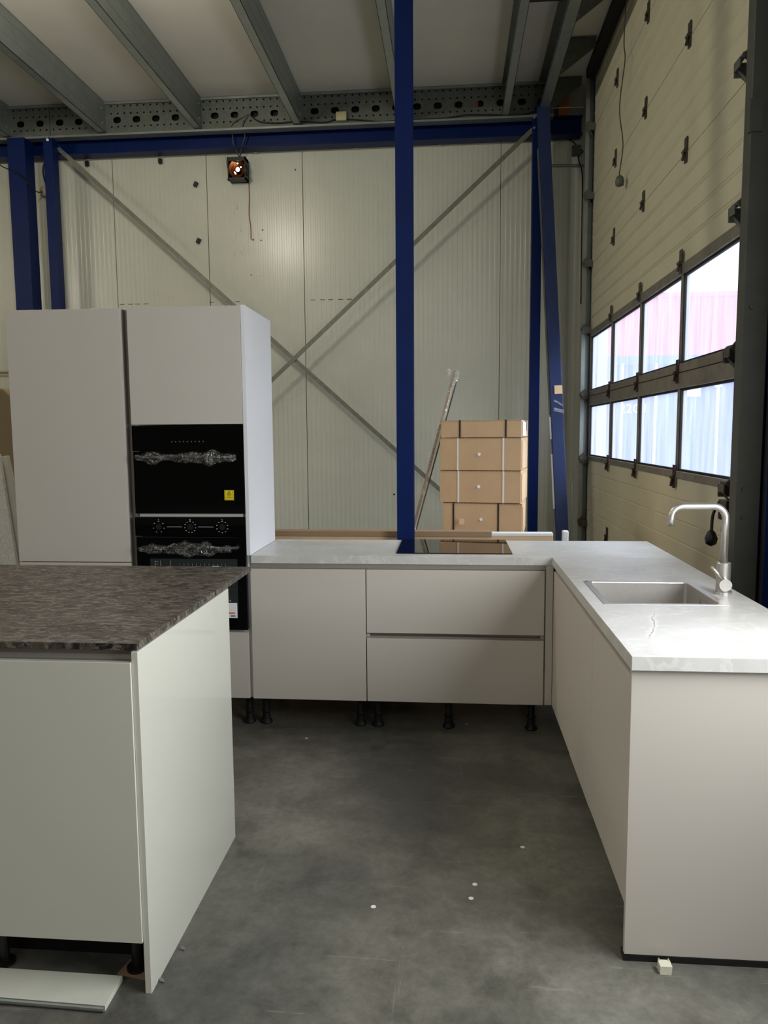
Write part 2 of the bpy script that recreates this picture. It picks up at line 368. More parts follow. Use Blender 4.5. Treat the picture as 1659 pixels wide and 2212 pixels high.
# sectional door with two glazed sections
D = thing('door_1', (2.45, 2.12, 0), None, None); D['kind'] = 'structure'; XD = 2.43; DY0, DY1 = .03, 4.17
zj = [.0, .602, 1.25, 1.895, 2.55, 3.2, 3.85, 4.5, ZC - .02]
for i in range(len(zj) - 1):
    z0, z1 = zj[i] + .003, zj[i + 1] - .003
    if i in (2, 3): continue
    bb = B(); k = 5 if i < 7 else 4
    prof = [(XD + .04, z0), (XD, z0)]
    for j in range(1, k):
        z = z0 + (z1 - z0) * j / k
        prof += [(XD, z - .016), (XD - .007, z - .006), (XD - .007, z + .001), (XD + .006, z + .008), (XD, z + .014)] if i > 3 else [(XD, z - .007), (XD + .006, z - .002), (XD + .006, z + .002), (XD, z + .007)]
    prof += [(XD, z1), (XD + .04, z1)]
    bb.prism([(x, DY0, z) for x, z in prof], (0, DY1 - DY0, 0)).out('door_section', MAT['creamdoor'], D)
ym = [DY0, 1.10, 2.12, 3.14, DY1]
for i, (z0, z1) in ((2, (1.25, 1.895)), (3, (1.895, 2.55))):
    zb, zt = (z0 + .045, z1 - .095) if i == 2 else (z0 + .055, z1 - .065)
    bb = B(); bb.box(XD - .012, XD + .04, DY0, DY1, z0 + .003, zb).box(XD - .012, XD + .04, DY0, DY1, zt, z1 - .003)
    for y in ym: bb.box(XD - .004, XD + .04, max(DY0, y - .019), min(DY1, y + .019), zb, zt)
    fr = bb.out('window_frame', MAT['alu'], D, bevel=.003)
    for j in range(4):
        a, c = ym[j] + .019, ym[j + 1] - .019
        s_ = B()
        for (y0, y1, u0, u1) in ((a, c, zb, zb + .014), (a, c, zt - .014, zt), (a, a + .012, zb, zt), (c - .012, c, zb, zt)): s_.box(XD + .004, XD + .02, y0, y1, u0, u1)
        s_.out('window_seal', MAT['rubber'], fr)
        B().box(XD + .016, XD + .020, a + .004, c - .004, zb + .004, zt - .004).out('window_pane', MAT['haze'], fr)
def hinge(y, z, rusty):
    bb = B(); x = XD - (.012 if 1.2 < z < 2.6 else .004)
    bb.box(x - .006, x, y - .026, y + .026, z + .012, z + .082).box(x - .006, x, y - .022, y + .022, z - .062, z - .004)
    bb.tube([(x - .012, y - .024, z + .004), (x - .012, y + .024, z + .004)], .011, 10)
    bb.tube([(x - .012, y + .002, z + .004), (x - .022, y - .004, z - .05)], .008, 8)
    for dz in (.05, -.04): bb.lathe([(.008, 0), (.008, .006)], (x - .007, y, z + dz), 'x', 8)
    bb.out('hinge', MAT['rust'] if rusty else MAT['steeld'], D)
for z in zj[1:-1]:
    for y in ym[1:4]: hinge(y, z, z < 2.0)
bb = B(); bb.tube([(XD - .02, DY0, .06), (XD - .02, DY1, .06)], .02, 8).out('bottom_seal', MAT['rubber'], D)
# far and near tracks with roller brackets
for nm, ya, s in (('far', 4.19, 1), ('near', .02, -1)):
    zt = ZC - .02
    tr_ = thing('door_track', (2.40, ya + s * .05, 0), 'galvanised door track on the %s side of the glazed door' % ('far, back wall' if s > 0 else 'near, tap'), 'door track')
    bb = B()
    if s > 0:
        bb.box(2.372, 2.378, ya, ya + .07, 0, zt).box(2.372, 2.43, ya + .064, ya + .07, 0, zt).box(2.34, 2.372, ya - .002, ya + .002, 0, zt)
        bb.box(2.425, 2.495, ya - .01, ya - .005, 0, zt)
    else:
        bb.box(2.395, 2.401, ya - .05, ya, 0, zt).box(2.395, 2.46, ya - .052, ya - .046, 0, zt).box(2.375, 2.397, ya - .002, ya + .003, 0, zt)
    bb.out('rail', MAT['galv'], tr_)
    bb = B(); xx = 2.43 if s > 0 else 2.44
    bb.box(xx, xx + .05, ya + (.02 if s > 0 else -.045), ya + (.16 if s > 0 else .0), 0, zt).out('rubber_strip', MAT['rubber'], tr_)
    for z in zj[1:-1]:
        bb = B(); yy = ya - s * .05
        bb.box(2.335, 2.425, yy - .004, yy + .004, z - .03, z + .035)
        bb.box(2.335, 2.341, min(yy, ya + s * .02), max(yy, ya + s * .02), z - .005, z + .035)
        bb.bar((2.338, yy, z + .01), (2.40, yy + s * .03, z - .07), .03, .005, (0, 1, 0))
        bb.tube([(2.355, yy, z + .04), (2.355, ya + s * .03, z + .04)], .012, 10)
        bb.lathe([(.024, 0), (.028, .008), (.024, .016)], (2.385, ya, z + .045), 'y', 14)
        bb.out('roller_bracket', MAT['galvd'] if z > 2.2 else MAT['steeld'], tr_)
# lock and chain hook at the near edge
lk = thing('door_lock', (2.40, .09, 1.0), 'black door lock with hanging padlock behind the tap pipe', 'lock')
bb = B(); bb.box(2.37, 2.42, .05, .16, 1.10, 1.20).lathe([(.018, 0), (.018, .03)], (2.355, .10, 1.155), 'x', 14); bb.out('lock_case', MAT['blackp'], lk, .003)
bb = B(); bb.tube(spline([(2.375, .155, 1.19), (2.35, .17, 1.12), (2.345, .17, 1.02)]), .008, 8).lathe([(.006, 0), (.026, .012), (.032, .04), (.020, .07), (.006, .085)], (2.345, .17, .96), 'z', 14); bb.out('pull_grip', MAT['blackp'], lk, smooth=True)
bb = B(); pts = [(2.36 + .012 * math.cos(a), .035, 1.06 + .028 * math.sin(a)) for a in [k * math.pi / 6 for k in range(13)]]
bb.tube(pts, .004, 6).tube([(2.36, .035, 1.03), (2.355, .035, .96)], .0045, 6).tube([(2.36, .035, 1.088), (2.39, .03, 1.11)], .004, 6).out('hook', MAT['steeld'], lk)
# near jamb flashing and blue portal column
B().box(2.352, 2.462, -.12, -.036, 0, ZC).out('door_jamb', MAT['jamb'], None, .004, label='dark grey steel door jamb at the right edge, behind the tap', cat='door jamb')
bb = B().box(2.344, 2.40, -.128, -.10, 2.86, 3.0); _o = None
jb = bpy.data.objects['door_jamb']
bb.out('cover_strip', MAT['jamb'], jb)
for z in (1.14, 1.27, 2.1): B().lathe([(.009, 0), (.009, .006)], (2.385, -.126, z), 'y', 10).out('screw', MAT['steeld'], jb)
bb = B(); bb.box(2.462, 2.70, -.20, -.188, 0, ZC).box(2.462, 2.70, -.012, 0, 0, ZC).box(2.575, 2.585, -.188, -.012, 0, ZC)
bb.out('portal_column', MAT['blue'], None, label='dark blue steel portal column at the right edge beside the grey jamb', cat='column')
# upper rail over the far end of the door
bb = B(); bb.box(2.332, 2.420, .05, 4.17, 4.965, 5.045)
bb.out('door_head_rail', MAT['rubber'], None, label='black head rail running above the top of the roller door', cat='rail')
# pull cord in front of the door
cord = [(2.37, 2.62, 4.962), (2.37, 2.62, 4.86), (2.37, 2.651, 4.568), (2.37, 2.601, 4.409), (2.37, 2.735, 4.207), (2.37, 2.745, 4.059), (2.37, 2.60, 3.781), (2.37, 2.70, 3.607), (2.37, 2.698, 3.56)]
t_ = thing('pull_cord', (2.37, 2.70, 3.5), 'thin grey pull cord hanging against the cream door sections', 'cord')
B().tube(spline(cord), .0045, 6).out('cord', MAT['cable'], t_, smooth=True)
B().lathe([(.008, 0), (.032, .01), (.036, .04), (.026, .075), (.006, .09)], (2.37, 2.69, 3.49), 'z', 16).out('weight', MAT['galvd'], t_, smooth=True)

# ================================================================== ROOF STEEL
def purlin(x, fl, label):
    bb = B(); y0, y1, z0, z1, th = -9.95, 4.44, 4.753, ZC - .003, .004
    bb.box(x - th, x, y0, y1, z0, z1).box(x - fl, x, y0, y1, z0, z0 + th).box(x - fl, x, y0, y1, z1 - th, z1)
    bb.box(x - fl, x - fl + th, y0, y1, z0, z0 + .018).box(x - fl, x - fl + th, y0, y1, z1 - .018, z1)
    bb.box(x - .0, x + .002, y0, y1, z0 + .10, z0 + .106).box(x, x + .002, y0, y1, z1 - .09, z1 - .084)
    o = bb.out('roof_purlin', MAT['galv'], None, label=label, cat='purlin', group='galvanised roof purlins')
    for z in (4.83, 4.98): B().lathe([(.012, 0), (.012, .012)], (x + .0, 4.36, z), 'x', 8).out('bolt', MAT['galv'], o)
purlin(-3.72, .075, 'galvanised roof purlin at the left edge of the photo, only its end showing')
purlin(-2.655, .078, 'galvanised roof purlin ending above the tall blue posts on the left')
purlin(-1.605, .078, 'galvanised roof purlin second from left of the four crossing the white ceiling')
purlin(-.540, .078, 'galvanised roof purlin ending right of the broken floodlight')
purlin(.535, .075, 'galvanised roof purlin half hidden by the central blue column')
purlin(1.612, .075, 'galvanised roof purlin right of the central blue column, narrow')
purlin(2.003, .10, 'wide galvanised roof purlin nearest the door, carrying the triangular brackets')
B().box(1.618, 1.90, 2.62, 2.66, 4.90, 4.93).out('tie_bar', MAT['blackp'], None, label='short black tie bar between the two right-hand purlins', cat='tie bar')
for k, (y, lab) in enumerate(((4.38, 'triangular grey bracket plate nearest the back wall beside the right purlin'), (3.60, 'triangular grey bracket plate in the middle of the three by the door head'), (2.70, 'triangular grey bracket plate at the top edge, nearest the viewer'))):
    bb = B(); bb.prism([(2.006, y, 4.755), (2.006, y, ZC - .004), (2.325, y, ZC - .004), (2.325, y, 4.99)], (0, .005, 0)).box(2.006, 2.325, y - .03, y + .005, ZC - .012, ZC - .004)
    o = bb.out('bracket_plate', MAT['galvd'], None, label=lab, cat='bracket', group='bracket plates by the door head')
    B().tube([(2.02, y - .02, 4.80), (2.02, y + .01, 4.80)], .008, 8).out('bolt', MAT['galv'], o)
# perforated edge beam
def hole_strip(bb, x0, x1, z0, z1, cell, rx, rz, y, n=16):
    k = int(round((x1 - x0) / cell)); cell = (x1 - x0) / k
    for i in range(k):
        a, c = x0 + i * cell, x0 + (i + 1) * cell; cx, cz = (a + c) / 2, (z0 + z1) / 2
        ang = [math.pi / 4 + 2 * math.pi * j / n for j in range(n)]
        # outer boundary points on the rectangle, inner on the hole
        def rect(t):
            dx, dz = math.cos(t), math.sin(t); hx, hz = (c - a) / 2, (z1 - z0) / 2
            f = min(hx / abs(dx) if abs(dx) > 1e-6 else 9, hz / abs(dz) if abs(dz) > 1e-6 else 9); return (cx + dx * f, cz + dz * f)
        ts = sorted([math.atan2(s2 * (z1 - z0) / 2, s1 * (c - a) / 2) % (2 * math.pi) for s1 in (-1, 1) for s2 in (-1, 1)] + [2 * math.pi * (j + .5) / n for j in range(n)])
        def inner(t):
            e = .8; ct, st = math.cos(t), math.sin(t)
            return (cx + rx * math.copysign(abs(ct) ** e, ct), cz + rz * math.copysign(abs(st) ** e, st))
        O = [bb.bm.verts.new((p[0], y, p[1])) for p in map(rect, ts)]; I = [bb.bm.verts.new((p[0], y, p[1])) for p in map(inner, ts)]
        I2 = [bb.bm.verts.new((v.co.x, y + .004, v.co.z)) for v in I]
        for j in range(len(ts)):
            j2 = (j + 1) % len(ts)
            bb.bm.faces.new((O[j], O[j2], I[j2], I[j])); bb.bm.faces.new((I[j], I[j2], I2[j2], I2[j]))
YP = 4.45
for (xa, xb, lab) in ((-5.9, -3.285, 'perforated galvanised edge beam, short left length with a joint above the blue posts'), (-3.279, 2.06, 'long perforated galvanised edge beam with oval holes above the blue beam')):
    o = thing('perforated_beam', ((xa + xb) / 2, YP, 4.727), lab, 'beam')
    bb = B()
    hole_strip(bb, xa, xb, 4.848, 4.922, .2177, .042, .033, YP)
    for z in (4.818, 4.952, 5.028): hole_strip(bb, xa, xb, z - .012, z + .012, .0726, .0095, .0095, YP, 8)
    def plain(z0, z1): bb.poly([(xa, YP, z0), (xb, YP, z0), (xb, YP, z1), (xa, YP, z1)])
    plain(4.74, 4.806); plain(4.830, 4.848); plain(4.922, 4.940); plain(4.964, 5.016); plain(5.04, ZC - .004)
    bb.out('web', MAT['galvd'], o, fix=False)
    bb = B(); bb.box(xa, xb, YP - .03, YP + .075, 4.722, 4.728).box(xa, xb, YP - .032, YP - .028, 4.722, 4.742).box(xa, xb, YP - .02, YP + .075, ZC - .012, ZC - .006).box(xa, xb, YP - .022, YP - .018, ZC - .03, ZC - .006)
    bb.out('flange', MAT['galv'], o)
    bb = B(); bb.box(xa, xb, YP + .07, YP + .075, 4.728, ZC - .012).out('hole_shade', MAT['blackd'], o)  # black sheet put in for the shade of the hollow behind the holes
B().box(1.235, 1.30, YP + .03, YP + .05, 4.84, 4.935).out('orange_glow_patch', MAT['mdf'], None, label='orange light put in as a coloured packer showing through a hole of the perforated beam', cat='patch')  # orange light in the hole is put in as a coloured block
B().box(2.12, 2.22, YP + .06, YP + .10, 4.775, 4.98).out('timber_block', MAT['mdf'], None, label='brown timber block on the blue beam near the door track', cat='timber block')
# blue eaves beam
bb = B(); bb.box(-6.5, 2.37, 4.55, 4.71, 4.760, 4.7725).box(-6.5, 2.37, 4.55, 4.71, 4.590, 4.603).box(-6.5, 2.37, 4.625, 4.635, 4.603, 4.760)
bb.out('eaves_beam', MAT['blue'], None, label='long horizontal blue steel beam along the top of the back wall', cat='beam')
# columns
def hcol(name, x0, x1, y0, y1, z1, label, t1=.010, z0=0):
    bb = B(); bb.box(x0, x1, y0, y0 + t1, z0, z1).box(x0, x1, y1 - t1, y1, z0, z1).box((x0 + x1) / 2 - .004, (x0 + x1) / 2 + .004, y0 + t1, y1 - t1, z0, z1)
    return bb.out(name, MAT['blue'], None, .0015, label=label, cat='column')
B().box(-3.722, -3.526, 4.35, 4.535, 0, 4.715).out('blue_column', MAT['blue'], None, .004, label='wide blue steel column at far left behind the tall cabinets', cat='column')
bp_ = B().box(-3.335, -3.232, 4.38, 4.50, 0, 4.71).out('blue_post', MAT['blue'], None, .004, label='narrow blue post with a bolt, right of the wide left column', cat='column')
B().lathe([(.014, 0), (.014, .012)], (-3.27, 4.366, 4.70 - .02), 'y', 10).out('bolt', MAT['paper'], bp_)
pr_ = B().box(1.850, 1.952, 4.40, 4.50, 0, 4.715).out('blue_post', MAT['blue'], None, .004, label='upright blue post on the right where the diagonal brace ends, right of the boxes', cat='column')
for z in (4.70, 4.60): B().lathe([(.012, 0), (.012, .012)], (1.862, 4.386, z), 'y', 10).out('bolt', MAT['galv'], pr_)
hcol('central_column', .714, .813, .655, .755, ZC - .003, 'slim dark blue steel column standing behind the black hob')
# leaning wrapped beam
lb = thing('leaning_beam', (2.10, 3.58, 0), 'blue steel beam wrapped in clear film, leaning at an angle by the door track', 'beam')
a, c = Vector((2.125, 3.58, .03)), Vector((1.935, 4.325, 4.82)); sd = Vector((1, 0, 0))
B().bar(a, c, .115, .09, sd).out('steel_section', MAT['blue'], lb, .006)
B().bar(a.lerp(c, .004) + Vector((.0, -.004, 0)), a.lerp(c, .985) + Vector((0, -.004, 0)), .120, .094, sd).out('film_wrap', MAT['thinfilm'], lb)
def on(tt, dx, dy=-.055): p = a.lerp(c, tt); return p + Vector((dx, dy, 0))
B().bar(on(.392, .020), on(.409, .020), .075, .003, sd).out('tape_patch', MAT['cardl'], lb)
for q0, q1 in ((.355, .362), (.372, .375)): B().bar(on(q0, .01), on(q1, .02), .10, .003, Vector((1, 0, .2))).out('tape_strip', MAT['film'], lb)
for q0, q1, mm in ((.30, .345, 'paper'), (.16, .27, 'strapw'), (.35, .9, 'galvd')): B().bar(on(q0, -.068, -.01), on(q1, -.068, -.01), .014, .03, sd).out('foam_strip', MAT[mm], lb)
# diagonal flat-bar braces
def brace(p, q, label, g):
    o = B().bar(p, q, .045, .008, (0, 0, 1)).out('diagonal_brace', MAT['rough_steel'], None, label=label, cat='brace')
    d = (Vector(q) - Vector(p)).normalized()
    for e, s in ((p, 1), (q, -1)):
        P = Vector(e) + d * s * .02; B().lathe([(.013, 0), (.013, .012)], P + Vector((0, -.014, 0)), 'y', 10).out('bolt', MAT['galv'], o)
brace((-3.236, 4.515, 4.645), (1.87, 4.515, .055), 'galvanised diagonal brace falling from upper left to lower right across the wall', 0)
brace((1.862, 4.505, 4.635), (-3.25, 4.505, .03), 'galvanised diagonal brace rising to upper right, crossing in front of the other', 1)

# ================================================================== WALL FIXTURES
cd = thing('wall_conduit', (-.8, 4.72, 4.60), 'long cream cable conduit along the wall just under the blue beam', 'conduit')
bb = B(); bb.tube([(-6, 4.72, 4.598), (2.25, 4.72, 4.600)], .009, 8); bb.out('pipe', MAT['cream'], cd)
bb = B(); bb.tube([(-6, 4.725, 4.622), (2.25, 4.725, 4.624)], .006, 8); bb.out('second_pipe', MAT['cream'], cd)
for x in (-3.0, -2.15, -1.1, .0, .9, 1.72): B().box(x - .012, x + .012, 4.705, 4.75, 4.585, 4.64).out('clip', MAT['cream'], cd)
for x, z, lab in ((-3.02, 4.55, 'small black clip on the wall near the left brace end'), (-2.18, 4.548, 'small black clip under the conduit left of the floodlight'), (-1.786, 4.288, 'upper of two tilted black clips left of the floodlight'), (-1.775, 3.682, 'lower tilted black clip left of the floodlight')):
    mm = Matrix.Translation((x, 4.735, z)) @ Matrix.Rotation(.5 if z < 4.4 else 0, 4, 'Y')
    B().box(-.020, .020, -.018, .014, -.026, .026, mm).box(-.010, .010, -.024, -.016, -.034, .020, mm).out('wall_clip', MAT['blackp'], None, .002, label=lab, cat='clip')
for x, z, r, mn in ((-.671, 4.405, .009, 'strapb'), (-1.10, 3.303, .012, 'paper'), (-1.16, 3.68, .011, 'blackd'), (-1.05, 3.78, .009, 'blackd'), (-1.07, 3.67, .008, 'blackd'), (-1.19, 3.30, .007, 'blackd'), (.39, .85, .010, 'blackd')):
    B().lathe([(r, 0), (r * .8, .004)], (x, 4.746, z), 'y', 10).out('drill_hole', MAT[mn], wb)
# faint dashed pencil line on the sheets
for k, x in enumerate((-2.72, -2.62, -2.54, -2.44, -1.68, -1.5, -1.38, -.53, -.42, -.33, -.22, -.12)):
    B().box(x, x + .055, 4.7465, 4.748, 3.010, 3.016).out('pencil_dash', MAT['cable'], wb)
# floodlight
fl = thing('floodlight', (-1.287, 4.63, 4.28), 'broken square floodlight with amber reflector and bright lamp on the back wall', 'floodlight')
bb = B(); x0, x1, z0, z1, y0, y1 = -1.385, -1.188, 4.285, 4.515, 4.60, 4.74
for q in ((x0, x0 + .010, z0, z1), (x1 - .010, x1, z0, z1), (x0, x1, z0, z0 + .016), (x0, x1, z1 - .04, z1)): bb.box(q[0], q[1], y0, y1, q[2], q[3])
bb.box(x0, x1, y1 - .02, y1, z0, z1)
for (x, z, dx, dz) in ((x0, 4.40, -.018, .14), (x1, 4.43, .028, -.06), (x1, 4.35, .03, -.05), (x0 + .01, 4.30, -.012, -.03)):
    bb.prism([(x, y0 + .01, z - .03), (x, y0 + .01, z + .03), (x + dx, y0 - .01, z + dz)], (0, .003, 0))
bb.out('housing', MAT['blackp'], fl)
bb = B(); prof = [(.015, 0), (.04, -.02), (.07, -.055), (.088, -.10)]
bm_ = bb.bm; rings = [[bm_.verts.new((-1.287 + r * math.cos(2 * math.pi * k / 20), 4.715 + h, 4.395 + r * 1.12 * math.sin(2 * math.pi * k / 20))) for k in range(20)] for r, h in prof]
for i in range(3):
    for k in range(20): bm_.faces.new((rings[i][k], rings[i][(k + 1) % 20], rings[i + 1][(k + 1) % 20], rings[i + 1][k]))
bm_.faces.new(rings[0]); bb.out('reflector', MAT['amber'], fl, smooth=True, fix=False)
B().tube([(-1.283, 4.655, 4.395), (-1.283, 4.640, 4.395), (-1.283, 4.630, 4.395)], [.012, .022, .010], 14).out('lamp', MAT['bulb'], fl, smooth=True)
for x, z, r in ((-1.245, 4.415, .007), (-1.279, 4.455, .007), (-1.315, 4.365, .006), (-1.305, 4.350, .008)): B().lathe([(r * .4, 0), (r, .004), (r * .3, .01)], (x, 4.632, z), 'y', 8).out('shard_glint', MAT['bulb'], fl)  # glints on the broken glass are put in as emission
bd = pl_ = B().tube(spline([(-1.265, 4.66, 4.53), (-1.295, 4.55, 4.62), (-1.30, 4.53, 4.70), (-1.27, 4.44, 4.79), (-1.10, 4.455, 4.885)]), .006, 8); bd.out('hanging_cable', MAT['cable'], fl, smooth=True)
B().tube(spline([(-1.262, 4.66, 4.53), (-1.20, 4.55, 4.62), (-1.165, 4.53, 4.70), (-1.16, 4.44, 4.78), (-1.09, 4.455, 4.885)]), .006, 8).out('hanging_cable', MAT['cable'], fl, smooth=True)
B().tube(spline([(-1.19, 4.735, 4.29), (-1.188, 4.738, 4.15), (-1.196, 4.738, 3.95), (-1.182, 4.738, 3.82), (-1.182, 4.742, 3.68)]), .0045, 6).out('loose_wire', MAT['brownw'], fl, smooth=True)
# black cable along the perforated beam and its white box
B().tube(spline([(-1.079, 4.45, 4.874), (-.981, 4.43, 4.80), (-.785, 4.43, 4.776), (-.588, 4.43, 4.784), (-.295, 4.43, 4.763), (-.17, 4.43, 4.785), (.045, 4.43, 4.775), (.3, 4.43, 4.745), (.636, 4.43, 4.750), (.955, 4.43, 4.752), (1.191, 4.43, 4.775), (1.426, 4.43, 4.765), (1.707, 4.43, 4.75), (1.93, 4.43, 4.79)]), .007, 8).out('beam_cable', MAT['cableb'], None, smooth=True, label='black cable sagging along the foot of the perforated beam', cat='cable')
jbx = B().box(-.165, -.058, 4.395, 4.445, 4.765, 4.85).out('junction_box', MAT['cream'], None, .004, label='square cream junction box on the perforated beam left of the central column', cat='junction box')
# left: round junction box with conduits and dangling cable
jr = thing('round_junction_box', (-3.52, 4.73, 4.2), 'round cream junction box between the two left blue posts', 'junction box')
B().lathe([(.05, 0), (.055, .02), (.045, .05)], (-3.50, 4.70, 4.26), 'y', 20).out('box_body', MAT['cream'], jr, smooth=True)
B().tube([(-3.50, 4.72, 4.22), (-3.50, 4.72, 2.2)], .010, 8).out('conduit', MAT['cream'], jr)
B().tube([(-3.47, 4.72, 4.22), (-3.47, 4.72, 2.2)], .010, 8).out('conduit', MAT['galv'], jr)
B().tube(spline([(-3.42, 4.72, 4.61), (-3.50, 4.72, 4.58), (-3.53, 4.72, 4.50), (-3.52, 4.72, 4.40), (-3.485, 4.72, 4.30)]), .009, 8).out('bent_pipe', MAT['cableb'], jr, smooth=True)
B().tube(spline([(-3.845, 4.32, 4.47), (-3.80, 4.32, 4.50), (-3.80, 4.33, 4.43), (-3.60, 4.33, 4.33), (-3.50, 4.34, 4.22), (-3.50, 4.52, 4.20), (-3.51, 4.64, 4.24)]), .006, 8).out('dangling_cable', MAT['cableb'], None, smooth=True, label='thin black cable crossing the wide blue column at far left', cat='cable')
# right corner: small box and rail
t_ = thing('corner_socket_box', (2.34, 4.72, 4.42), 'small grey box with a black cable in the upper right wall corner', 'junction box')
B().box(2.29, 2.38, 4.69, 4.75, 4.43, 4.53).out('box_body', MAT['galvd'], t_, .004)
B().tube(spline([(2.24, 4.72, 4.60), (2.29, 4.70, 4.57), (2.36, 4.70, 4.50), (2.40, 4.70, 4.46), (2.355, 4.70, 4.42), (2.37, 4.70, 4.34), (2.40, 4.70, 4.2), (2.405, 4.70, 3.6), (2.41, 4.70, 2.9)]), .006, 8).out('cable', MAT['cableb'], t_, smooth=True)
B().tube([(1.96, 4.73, 4.345), (2.44, 4.73, 4.330)], .013, 10).out('wall_rail', MAT['galv'], None, label='short bright horizontal pipe high on the wall beside the door track', cat='pipe')
B().tube(spline([(2.0, 4.42, 4.735), (2.03, 4.42, 4.79), (2.15, 4.42, 4.80), (2.36, 4.42, 4.795)]), .005, 6).out('thin_wire', MAT['cream'], None, smooth=True, label='thin pale wire strung above the blue beam near the door track', cat='wire')

# ================================================================== KITCHEN, BACK RUN
ZW0, ZW1, ZD0, ZD1 = .882, .923, .166, .854
def cab_leg(parent, x, y, h=.17, m='blackp'):
    B().lathe([(.030, 0), (.033, .006), (.031, .014), (.022, .024), (.020, .055), (.024, .066), (.024, .072), (.018, .078), (.018, h - .045), (.026, h - .03), (.030, h - .022), (.034, h)], (x, y, 0), 'z', 18).out('leg', MAT[m], parent, smooth=False)
def carcase(parent, x0, x1, y0, y1, z0, z1, name='carcase', front='y'):
    bb = B(); t = .016
    bb.box(x0, x0 + t, y0, y1, z0, z1).box(x1 - t, x1, y0, y1, z0, z1).box(x0 + t, x1 - t, y0, y1, z0, z0 + t).box(x0 + t, x1 - t, y0, y1, z1 - t, z1)
    if front == 'y': bb.box(x0 + t, x1 - t, y1 - .006, y1, z0 + t, z1 - t)
    else: bb.box(x1 - .006, x1, y0 + t, y1 - t, z0 + t, z1 - t)
    return bb.out(name, MAT['carc'], parent)
# dishwasher-width base unit
c1_ = thing('base_cabinet', (.30, .30, 0), 'greige base cabinet with one plain door, left of the drawer unit', 'cabinet')
carcase(c1_, .001, .599, .021, .56, .17, .838)
box('door', MAT['greige'], .0025, .5975, 0, .019, ZD0, ZD1, c1_, .0015)
for x, y in ((.045, .10), (.555, .10), (.045, .48), (.555, .48)): cab_leg(c1_, x, y)
c2_ = thing('drawer_cabinet', (1.05, .30, 0), 'greige base cabinet with two wide drawers under the black hob', 'cabinet')
carcase(c2_, .601, 1.497, .021, .56, .17, .838)
box('drawer', MAT['greige'], .6025, 1.4955, 0, .019, .527, ZD1, c2_, .0015); box('drawer', MAT['greige'], .6025, 1.4955, 0, .019, ZD0, .498, c2_, .0015)
bb = B(); bb.prism([(.603, .0205, .498), (.603, .0205, .505), (.603, .036, .510), (.603, .036, .520), (.603, .0205, .525), (.603, .0205, .53), (.603, .042, .53), (.603, .042, .495)], (.892, 0, 0)); bb.out('grip_profile', MAT['greigep'], c2_)
for x, y in ((.648, .10), (1.02, .10), (1.449, .10), (.648, .48), (1.449, .48)): cab_leg(c2_, x, y)
gp = B(); gp.prism([(.003, .021, .842), (.003, .021, .853), (.003, .014, .857), (.003, .012, .8815), (.003, .052, .8815), (.003, .055, .842)], (1.527, 0, 0))
gp.out('handle_channel', MAT['greigep'], None, label='greige handle channel under the worktop above the back cabinet fronts', cat='trim')
# corner filler
cf = thing('corner_filler', (1.52, .02, .166), 'narrow greige corner filler between the drawers and the right cabinet run', 'filler panel')
box('front_strip', MAT['greige'], 1.503, 1.5385, .004, .020, ZD0, .880, cf, .001)
box('return_strip', MAT['greige'], 1.5205, 1.5385, .020, .080, ZD0, .880, cf)

# right run: fronts face -X
c3_ = thing('sink_cabinet', (1.83, -.82, 0), 'greige sink base unit in the right-hand run, its doors facing the aisle', 'cabinet')
carcase(c3_, 1.561, 2.10, -1.052, -.586, .17, .69, front='x'); 
box('door', MAT['gloss'] if 0 else MAT['greige'], 1.540, 1.559, -1.0525, -.5835, ZD0 - .004, ZD1, c3_, .0015)
for x, y in ((1.64, -.63), (1.64, -1.0), (2.02, -.63)): cab_leg(c3_, x, y)
c4_ = thing('corner_cabinet', (1.83, -.29, 0), 'greige corner base unit of the right-hand run, next to the drawers', 'cabinet')
carcase(c4_, 1.561, 2.10, -.580, .56, .17, .838, front='x'); box('door', MAT['greige'], 1.540, 1.559, -.5805, .001, ZD0, ZD1, c4_, .0015)
for x, y in ((1.64, -.54), (1.64, -.06), (2.02, -.54), (2.02, .45)): cab_leg(c4_, x, y)
c5_ = thing('end_cabinet', (1.83, -1.35, 0), 'greige base unit at the near end of the right-hand run', 'cabinet')
carcase(c5_, 1.561, 2.10, -1.624, -1.058, .17, .838, front='x'); box('door', MAT['greige'], 1.540, 1.559, -1.6255, -1.0555, ZD0, ZD1, c5_, .0015)
for x, y in ((1.64, -1.10), (1.64, -1.56), (2.02, -1.56)): cab_leg(c5_, x, y)
gp = B(); gp.prism([(1.560, -1.626, .842), (1.560, -1.626, .853), (1.549, -1.626, .857), (1.546, -1.626, .8815), (1.592, -1.626, .8815), (1.595, -1.626, .842)], (0, 1.63, 0))
gp.out('handle_channel', MAT['greigep'], None, label='brown-grey handle channel under the right worktop above the aisle doors', cat='trim')
box('side_panel', MAT['greige'], 1.539, 2.134, -1.6455, -1.6275, .019, .8815, c5_, .0012, label='large greige end panel closing the near end of the run')
box('plinth', MAT['blackp'], 1.537, 2.134, -1.648, -1.612, 0, .0185, c5_)
bb = B(); bb.prism([(1.628, -1.700, 0), (1.660, -1.700, 0), (1.662, -1.700, .026), (1.628, -1.700, .026)], (0, .030, 0))
for x in (1.628, 1.655): bb.prism([(x, -1.676, .026), (x + .006, -1.676, .026), (x + .003, -1.676, .033)], (0, .006, 0))
bb.prism([(1.628, -1.690, 0), (1.628, -1.672, 0), (1.619, -1.672, .008), (1.622, -1.68, .012)], (.002, 0, 0))
bb.out('foam_spacer', MAT['foam'], None, .001, label='small cream foam spacer block on the floor below the right end panel', cat='spacer')

